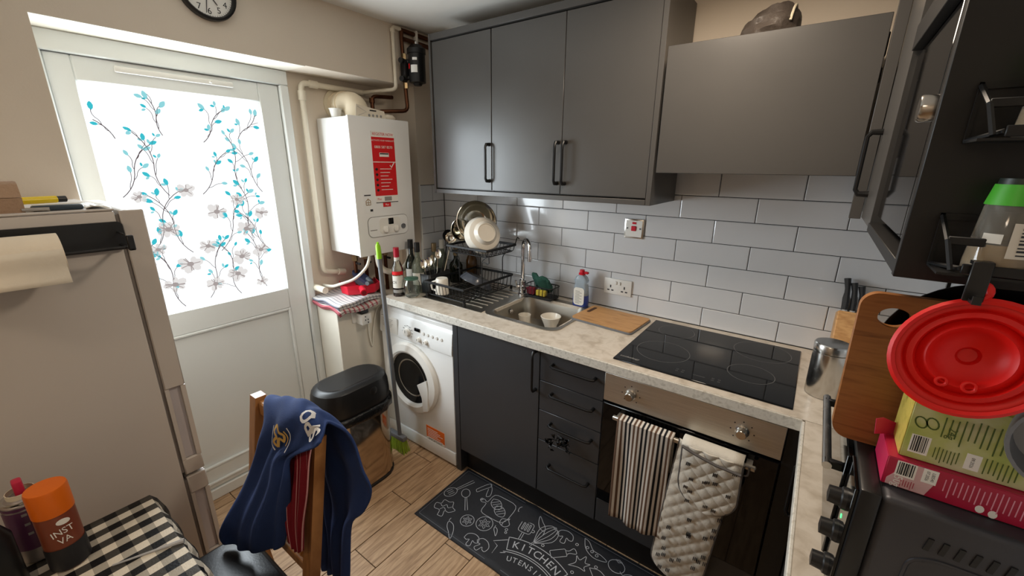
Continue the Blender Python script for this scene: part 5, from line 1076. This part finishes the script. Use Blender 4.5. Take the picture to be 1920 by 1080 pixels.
# ================================================================ RIGHT HAND WALL: microwave, spice racks, hanging things
t = thing('microwave', 'glossy black microwave with steel knob inside the wall housing', 'microwave', (1.75, -.92, 1.498))
obj('case', MB().box(1.635, -1.178, 1.512, 1.88, -.66, 1.862, .004), 'black_plastic', t)
obj('door', MB().box(1.612, -1.06, 1.513, 1.634, -.66, 1.861, .003), 'black_gloss', t); obj('control_strip', MB().box(1.612, -1.178, 1.513, 1.634, -1.062, 1.861, .003), 'black_gloss', t)
k = obj('knob', MB().lathe([(0, .024), (.017, .024), (.019, .021), (.018, 0), (0, 0)], (1.612, -1.11, 1.708), 28, MX.Rotation(-PI/2, 4, 'Y')), 'steel', t)
for y in (-1.15, -.7):
    for x in (1.66, 1.85): obj('foot', MB().cyl((x, y, 1.4975), (x, y, 1.513), .012), 'black_rubber', t)
def spice_rack(label, z):
    t = thing('spice_rack', label, 'rack', (1.75, -1.24, z), group='spice racks'); y0, y1, x0, x1 = -1.272, -1.2065, 1.628, 1.885
    obj('back_frame', MB().box(x0, y1-.003, z, x0+.004, y1, z+.07).box(x1-.004, y1-.003, z, x1, y1, z+.07).box(x0, y1-.003, z+.062, x1, y1, z+.07), 'wire_black', t)
    obj('floor_bar', MB().box(x0, y0, z, x1, y1, z+.003), 'wire_black', t)
    obj('front_rail', MB().box(x0+.02, y0-.002, z+.004, x1, y0+.002, z+.016, .001), 'wire_black', t); obj('upper_rail', MB().box(x0+.004, y0+.012, z+.036, x1, y0+.016, z+.046, .001), 'wire_black', t)
    obj('side_bar', MB().tube([(x0+.002, y1-.002, z+.066), (x0+.004, y0+.014, z+.041), (x0+.012, y0+.004, z+.006)], .003, 6).tube([(x0+.002, y1-.002, z+.003), (x0+.02, y0, z+.01)], .003, 6), 'wire_black', t)
spice_rack('black spice rack screwed low on the dark cupboard side', 1.499); spice_rack('black spice rack screwed high on the dark cupboard side', 1.655)
PM('lid_green', C(76, 176, 50), .4); PM('jar_clear', C(228, 224, 214), .08, trans=.85, var=.02); PM('spice_tan', C(190, 160, 110), .9, var=.2, scale=80); PM('lid_dark', C(34, 44, 38), .4)
def jar(label, x, y, z, R, H, fill):
    t = thing('spice_jar', label, 'jar', (x, y, z), group='spice jars')
    obj('glass', MB().lathe([(0, 0), (R, 0), (R, H*.12), (R*.84, H*.74), (R*.8, H*.76)], (x, y, z), 28), 'jar_clear', t)
    obj('contents', MB().lathe([(0, .002), (R*.95, .002), (R*.93, H*fill), (0, H*fill)], (x, y, z), 24), 'spice_tan', t)
    obj('collar', MB().lathe([(R*.86, H*.73), (R*.88, H*.73), (R*.74, H*.94), (0, H*.94)], (x, y, z), 28), 'lid_green', t); obj('cap', MB().lathe([(R*.66, H*.94), (R*.68, H*.94), (R*.66, H), (0, H)], (x, y, z), 28), 'lid_dark', t)
    lb = obj('barcode_label', MB().grid([[(x+(R*1.015-.16*R*(zz/H))*math.cos(a), y+(R*1.015-.16*R*(zz/H))*math.sin(a), z+zz) for a in [-1.7+1.0*k/6 for k in range(7)]] for zz in (H*.2, H*.56)]), 'label_white', t)
    for k in range(8):
        zz = H*(.23+.038*k); rr = R*1.03-.16*R*(zz/H); obj('barcode_bar', MB().grid([[(x+rr*math.cos(a), y+rr*math.sin(a), z+q) for a in (-1.45, -1.2, -.95)] for q in (zz, zz+.0016+.0008*(k % 2))]), 'dark_print', lb)
    wrap = MB().grid([[(x+(R*1.015-.16*R*(zz/H))*math.cos(a), y+(R*1.015-.16*R*(zz/H))*math.sin(a), z+zz) for a in (-2.5, -2.2, -1.9)] for zz in (H*.34, H*.44)]); obj('white_label', wrap, 'label_white', t)
    return t
jar('green-lidded spice jar with barcode in the lower rack', 1.684, -1.2385, 1.5025, .031, .112, .32); jar('green-lidded spice jar in the upper rack', 1.692, -1.2385, 1.6585, .031, .105, .3)
t = thing('rack_hook', 'flat black hook hanging from the lower spice rack', 'hook', (1.664, -1.277, 1.47))
obj('strap', MB().box(1.655, -1.2805, 1.472, 1.673, -1.2765, 1.52, .001).box(1.655, -1.278, 1.516, 1.673, -1.266, 1.52).box(1.66, -1.2945, 1.472, 1.668, -1.277, 1.476).box(1.66, -1.297, 1.472, 1.668, -1.294, 1.482), 'black_plastic', t)
PM('silicone_red', C(224, 22, 16), .45, var=.03)
t = thing('silicone_funnel', 'red collapsible silicone funnel hanging from the black hook', 'funnel', (1.672, -1.29, 1.34))
FMx = frame((1.676, -1.288, 1.405), (.985, -.12, .12), (.02, .22, .975)) 
obj('rim', MB().lathe([(.066, .004), (.07, .007), (.074, .004), (.074, .0), (.066, .0)], (0, 0, 0), 48, FMx), 'silicone_red', t)
obj('folded_rings', MB().lathe([(.0665, .002), (.058, -.006), (.055, .0), (.05, .002), (.047, -.008), (.043, -.004), (.038, .001), (.034, -.004), (.031, -.01), (.02, -.016), (.012, -.02), (.009, -.03), (0, -.031)], (0, 0, 0), 48, FMx), 'silicone_red', t, solid=.0015)
obj('hanging_tab', MB().tube([FMx @ V((p[0], p[1], .002)) for p in ell(-.008, .081, .0085, .009, 16)], .0045, 8, True), 'silicone_red', t)
obj('spout_tab', MB().tube([FMx @ V((p[0], p[1], .001)) for p in ell(.006, -.036, .006, .006, 12)], .002, 6, True).tube([FMx @ V((p[0], p[1], .001)) for p in ell(-.018, -.034, .005, .005, 12)], .002, 6, True), 'silicone_red', t)
# ================================================================ MINI OVEN and what stands on it
PM('oven_grey', C(70, 70, 74), .42, metal=.5, var=.05, bump=.03, bscale=300)
t = thing('mini_oven', 'dark grey tabletop oven with three black knobs on the right hand worktop', 'oven', (1.76, -1.02, .91))
oy0, oy1, oz0, oz1 = -1.252, -.80, .922, 1.156
obj('case', MB().box(1.648, oy0, oz0, 1.897, oy1, oz1, .010, 3), 'oven_grey', t)
obj('front_bezel', MB().box(1.622, oy0-.002, oz0-.002, 1.648, oy1, oz1+.001, .004, 2), 'black_plastic', t)
cp = obj('control_panel', MB().box(1.617, oy0+.004, oz0+.004, 1.622, -1.15, oz1-.006, .001), 'black_gloss', t)
for i, z in enumerate((1.095, 1.028, .955)):
    k = obj('knob', MB().lathe([(0, 0), (.019, 0), (.018, .006), (.015, .008), (.014, .024), (0, .026)], (1.617, -1.2, z), 20, MX.Rotation(-PI/2, 4, 'Y')), 'black_plastic', t)
obj('power_light', MB().cyl((1.617, -1.2, 1.06), (1.6162, -1.2, 1.06), .004, 10), EM('led_green', (.1, 1, .25, 1), 1.5), cp)
dr_ = obj('glass_door', MB().box(1.612, -1.145, oz0+.006, 1.622, oy1+.006, oz1-.012, .002), 'black_gloss', t)
obj('handle', MB().cyl((1.589, -1.135, 1.105), (1.589, -.845, 1.105), .0075, 14), 'steel', dr_); [obj('handle_bracket', MB().box(1.584, q-.006, 1.096, 1.613, q+.006, 1.112, .002), 'black_plastic', dr_) for q in (-1.122, -.866)]
for k in range(8): obj('vent_louvre', MB().prism([(-.003, -.0105), (.003, -.0105), (.006, .0105), (0, .0105)], .0025, frame((1.706+.0158*k, oy0, 1.106+.0006*k), (1, 0, 0), (0, 0, 1))), 'black_plastic', t)
obj('embossed_rib', MB().tube(bend([(1.69, oy0, .99), (1.694, oy0, 1.07), (1.72, oy0, 1.084), (1.86, oy0, 1.09)], .015), .003, 6), 'oven_grey', t)
for (x, y) in ((1.67, oy0+.04), (1.87, oy0+.04), (1.67, oy1-.04), (1.87, oy1-.04)): obj('foot', MB().cyl((x, y, .9105), (x, y, oz0+.004), .012), 'black_rubber', t)
# upright wooden board with a finger hole (real hole, rounded outline)
ramp_mat('board_wood', [(.25, C(118, 72, 34)), (.5, C(156, 102, 54)), (.7, C(140, 90, 46)), (.85, C(106, 64, 30))], .45, 4, (2, 6, 22), 7, .05, dist=.5)
t = thing('wooden_board', 'large wooden chopping board with finger hole standing on the tabletop oven', 'chopping board', (1.72, -1.1, 1.157))
W_, H_, hxy = .285, .270, (.046, .232); inr = []
outl = [(x+W_/2, y+H_/2) for x, y in rrect(W_, H_, .025, 8)]
def rayhit(a):
    d_ = V((math.cos(a), math.sin(a))); best = None
    for p, q in zip(outl, outl[1:]+outl[:1]):
        p_, q_ = V(p)-V(hxy), V(q)-V(hxy); e = q_-p_; den = d_.x*e.y-d_.y*e.x
        if abs(den) < 1e-12: continue
        s = (p_.x*e.y-p_.y*e.x)/den; u = (p_.x*d_.y-p_.y*d_.x)/den
        if s > 0 and -1e-6 <= u <= 1+1e-6 and (best is None or s < best): best = s
    return best
angs = sorted(set([math.atan2(p[1]-hxy[1], p[0]-hxy[0]) for p in outl]+[2*PI*k/40-PI for k in range(40)])); n = len(angs)
ro = [(hxy[0]+rayhit(a)*math.cos(a), hxy[1]+rayhit(a)*math.sin(a)) for a in angs]; ri = [(hxy[0]+.021*math.cos(a), hxy[1]+.0165*math.sin(a)) for a in angs]
BMx = frame((1.583, -1.095, 1.1575), (1, .04, 0), (-.012, .03, 1))
vs = [BMx @ V((x, y, zz)) for zz in (0, .018) for L_ in (ro, ri) for x, y in L_]
fs = []
for k in range(n):
    j = (k+1) % n; fs += [(k, j, n+j, n+k), (2*n+k, 3*n+k, 3*n+j, 2*n+j), (k, 2*n+k, 2*n+j, j), (n+k, n+j, 3*n+j, 3*n+k)]
obj('panel', MB().add(vs, fs), 'board_wood', t, ang=.5)
tag(obj('frying_pan', MB().lathe([(0, 0), (.10, 0), (.128, .03), (.132, .031), (.132, .027), (.104, -.004), (0, -.004)], (1.745, -1.045, 1.325), 44, MX.Rotation(PI/2-.06, 4, 'X')), 'black_metal'), 'round dark pan standing behind the wooden board', 'pan')
def carton(name, label, x0, x1, y0, y1, z0, z1, face, end, top, rz=0):
    t = thing(name, label, 'box', ((x0+x1)/2, (y0+y1)/2, z0))
    b = MB().box(x0, y0, z0, x1, y1, z1, .001); obj('carton', b, face, t)
    obj('end_face', MB().box(x0-.0008, y0+.0005, z0+.0005, x0, y1-.0005, z1-.0005), end, t); obj('top_face', MB().box(x0+.0005, y0+.0005, z1, x1-.0005, y1-.0005, z1+.0008), top, t)
    return t
PM('carton_pink', C(176, 26, 62), .35, var=.08, scale=20); PM('carton_pink_end', C(196, 40, 84), .35, var=.15, scale=40)
ramp_mat('carton_green', [(.3, C(120, 150, 40)), (.5, C(182, 190, 104)), (.7, C(208, 206, 170))], .35, 14, (1, 1, 1), 4); ramp_mat('carton_gold', [(.3, C(150, 140, 50)), (.5, C(206, 188, 96)), (.7, C(178, 168, 70))], .3, 40, (1, 1, 1), 6)
XZ = lambda x, y, z: frame((x, y, z), (1, 0, 0), (0, 0, 1))
def vtext(s, size, x, y, z, nm, mat, p): return text(s, size, XZ(x, y, z) @ MX.Rotation(-PI/2, 4, 'Z'), nm, mat, p)
def barcode(x0, x1, z0, z1, y, p, vertical=False):
    lb = obj('barcode_label', MB().box(x0, y-.0006, z0, x1, y, z1), 'white_print', p); rg = random.Random(int(x0*1000)); x = x0+.002
    while x < x1-.003: w_ = rg.choice((.0006, .0011, .0017)); obj('barcode_bar', MB().box(x, y-.0009, z0+.003, x+w_, y-.0006, z1-.001), 'dark_print', lb); x += w_+rg.choice((.0007, .0012))
def print_lines(p, y, x0, x1, z0, z1, n, mat, nm='small_print', seed=0):
    rg = random.Random(seed); b = MB()
    for k in range(n):
        x = x0+(x1-x0)*k/n; b.box(x, y-.0008, z0+(z1-z0)*rg.uniform(0, .3), x+(x1-x0)/n*.2, y, z1-(z1-z0)*rg.uniform(0, .15))
    obj(nm, b, mat, p)['kind'] = 'stuff'
y = -1.216
t = carton('tea_carton', 'pink fruit tea box at the bottom of the pair on the tabletop oven', 1.648, 1.872, y, -1.122, 1.1575, 1.205, 'carton_pink', 'carton_pink_end', 'carton_pink')
obj('pale_panel', MB().prism([(0, 0), (.044, 0), (.05, .02), (.047, .044), (.012, .044), (.012, .03), (0, .01)], .0005, XZ(1.652, y, 1.159)), PM('carton_rose', C(214, 176, 178), .4), t)
barcode(1.659, 1.681, 1.178, 1.203, y-.0006, t)
obj('white_panel', MB().box(1.688, y-.001, 1.18, 1.704, y, 1.203), 'white_print', t); vtext('07.2026', .005, 1.693, y-.0013, 1.192, 'panel_lettering', 'dark_print', t); vtext('L00540', .005, 1.699, y-.0013, 1.192, 'panel_lettering', 'dark_print', t)
vtext('50g', .014, 1.664, y-.0009, 1.168, 'weight_lettering', 'white_print', t); print_lines(t, y-.0004, 1.668, 1.685, 1.16, 1.174, 6, 'carton_pink', seed=1); print_lines(t, y, 1.712, 1.80, 1.166, 1.2, 16, PM('pink_pale', C(222, 150, 170), .4), seed=2)
for (x, z) in ((1.752, 1.166), (1.765, 1.164)): obj('cup_icon', MB().prism(ell(0, 0, .0045, .006, 12), .0005, XZ(x, y-.0002, z)), 'white_print', t)
obj('end_flap', MB().prism([(0, 0), (.036, 0), (.036, .018), (.012, .028), (.0, .026)], .0008, frame((1.634, -1.16, 1.2065), (.8, .6, .0), (-.1, .1, 1))), 'carton_pink_end', t)
y = -1.205
t = carton('tea_carton', 'green and gold tea box on top of the pink one', 1.66, 1.856, y, -1.128, 1.2065, 1.308, 'carton_green', 'carton_gold', 'carton_gold')
barcode(1.667, 1.688, 1.217, 1.247, y-.0002, t); PM('leaf_dark', C(70, 92, 24), .4)
for (x, z) in ((1.672, 1.268), (1.684, 1.27)): obj('leaf_emblem', MB().ribbon(ell(x, z, .006, .009, 14, .4), .002, frame((0, y-.0004, 0), (1, 0, 0), (0, 0, 1)), True), 'leaf_dark', t)
vtext('24g', .013, 1.705, y-.0006, 1.262, 'weight_lettering', 'leaf_dark', t); obj('white_panel', MB().box(1.726, y-.0006, 1.215, 1.741, y, 1.24), 'white_print', t)
vtext('09.2026', .005, 1.733, y-.0009, 1.227, 'panel_lettering', 'dark_print', t); print_lines(t, y, 1.695, 1.84, 1.245, 1.29, 22, 'leaf_dark', seed=5); print_lines(t, y, 1.694, 1.722, 1.212, 1.238, 7, 'leaf_dark', seed=6); print_lines(t, y, 1.745, 1.78, 1.212, 1.24, 7, 'leaf_dark', seed=7)
t = thing('milk_pan', 'small grey pan hanging at the right edge in front of the tea boxes', 'pan', (1.778, -1.3, 1.27))
obj('pan', MB().lathe([(0, -.02), (.045, -.02), (.055, .012), (.059, .013), (.059, .009), (.048, -.024), (0, -.024)], (1.782, -1.285, 1.322), 36, MX.Rotation(PI/2, 4, 'X')), PM('pan_light_grey', C(120, 120, 122), .4, metal=.5), t)
obj('handle', MB().box(1.774, -1.298, 1.38, 1.79, -1.29, 1.5, .003).box(1.776, -1.298, 1.498, 1.788, -1.27, 1.503), 'black_plastic', t)
# ================================================================ CRUMPLED BAG on the cooker hood
PM('bag_dark', C(74, 66, 60), .45, var=.2, bump=.5, bscale=40)
t = thing('bin_bag', 'crumpled dark plastic bag lying on top of the cooker hood', 'bag', (1.255, -.2, 2.001))
b = MB(); R_, N_ = 18, 32; P = []
for i in range(R_+1):
    th = PI*i/R_; row = []
    for j in range(N_+1):
        ph = 2*PI*j/N_; k = 1+.06*math.sin(ph*7+th*3)+.05*math.sin(ph*13-th*5)+.07*math.sin(th*4)
        x = math.cos(th)*.088*-1; rr = math.sin(th)**.8*.075*k*(1-.15*(i/R_ < .3))
        row.append((1.257+x, -.2+rr*math.cos(ph)*.95, max(2.0015, 2.062+rr*math.sin(ph)+.012*math.cos(th)*-1)))
    P.append(row)
obj('bag', MB().grid(P), 'bag_dark', t)
obj('tie', MB().tube([(1.318+.006*math.sin(a), -.2+.058*math.cos(a)*1.0, 2.068+.062*math.sin(a)) for a in [PI*k/10-.1 for k in range(11)]], .004, 6), 'cream_plastic', t)
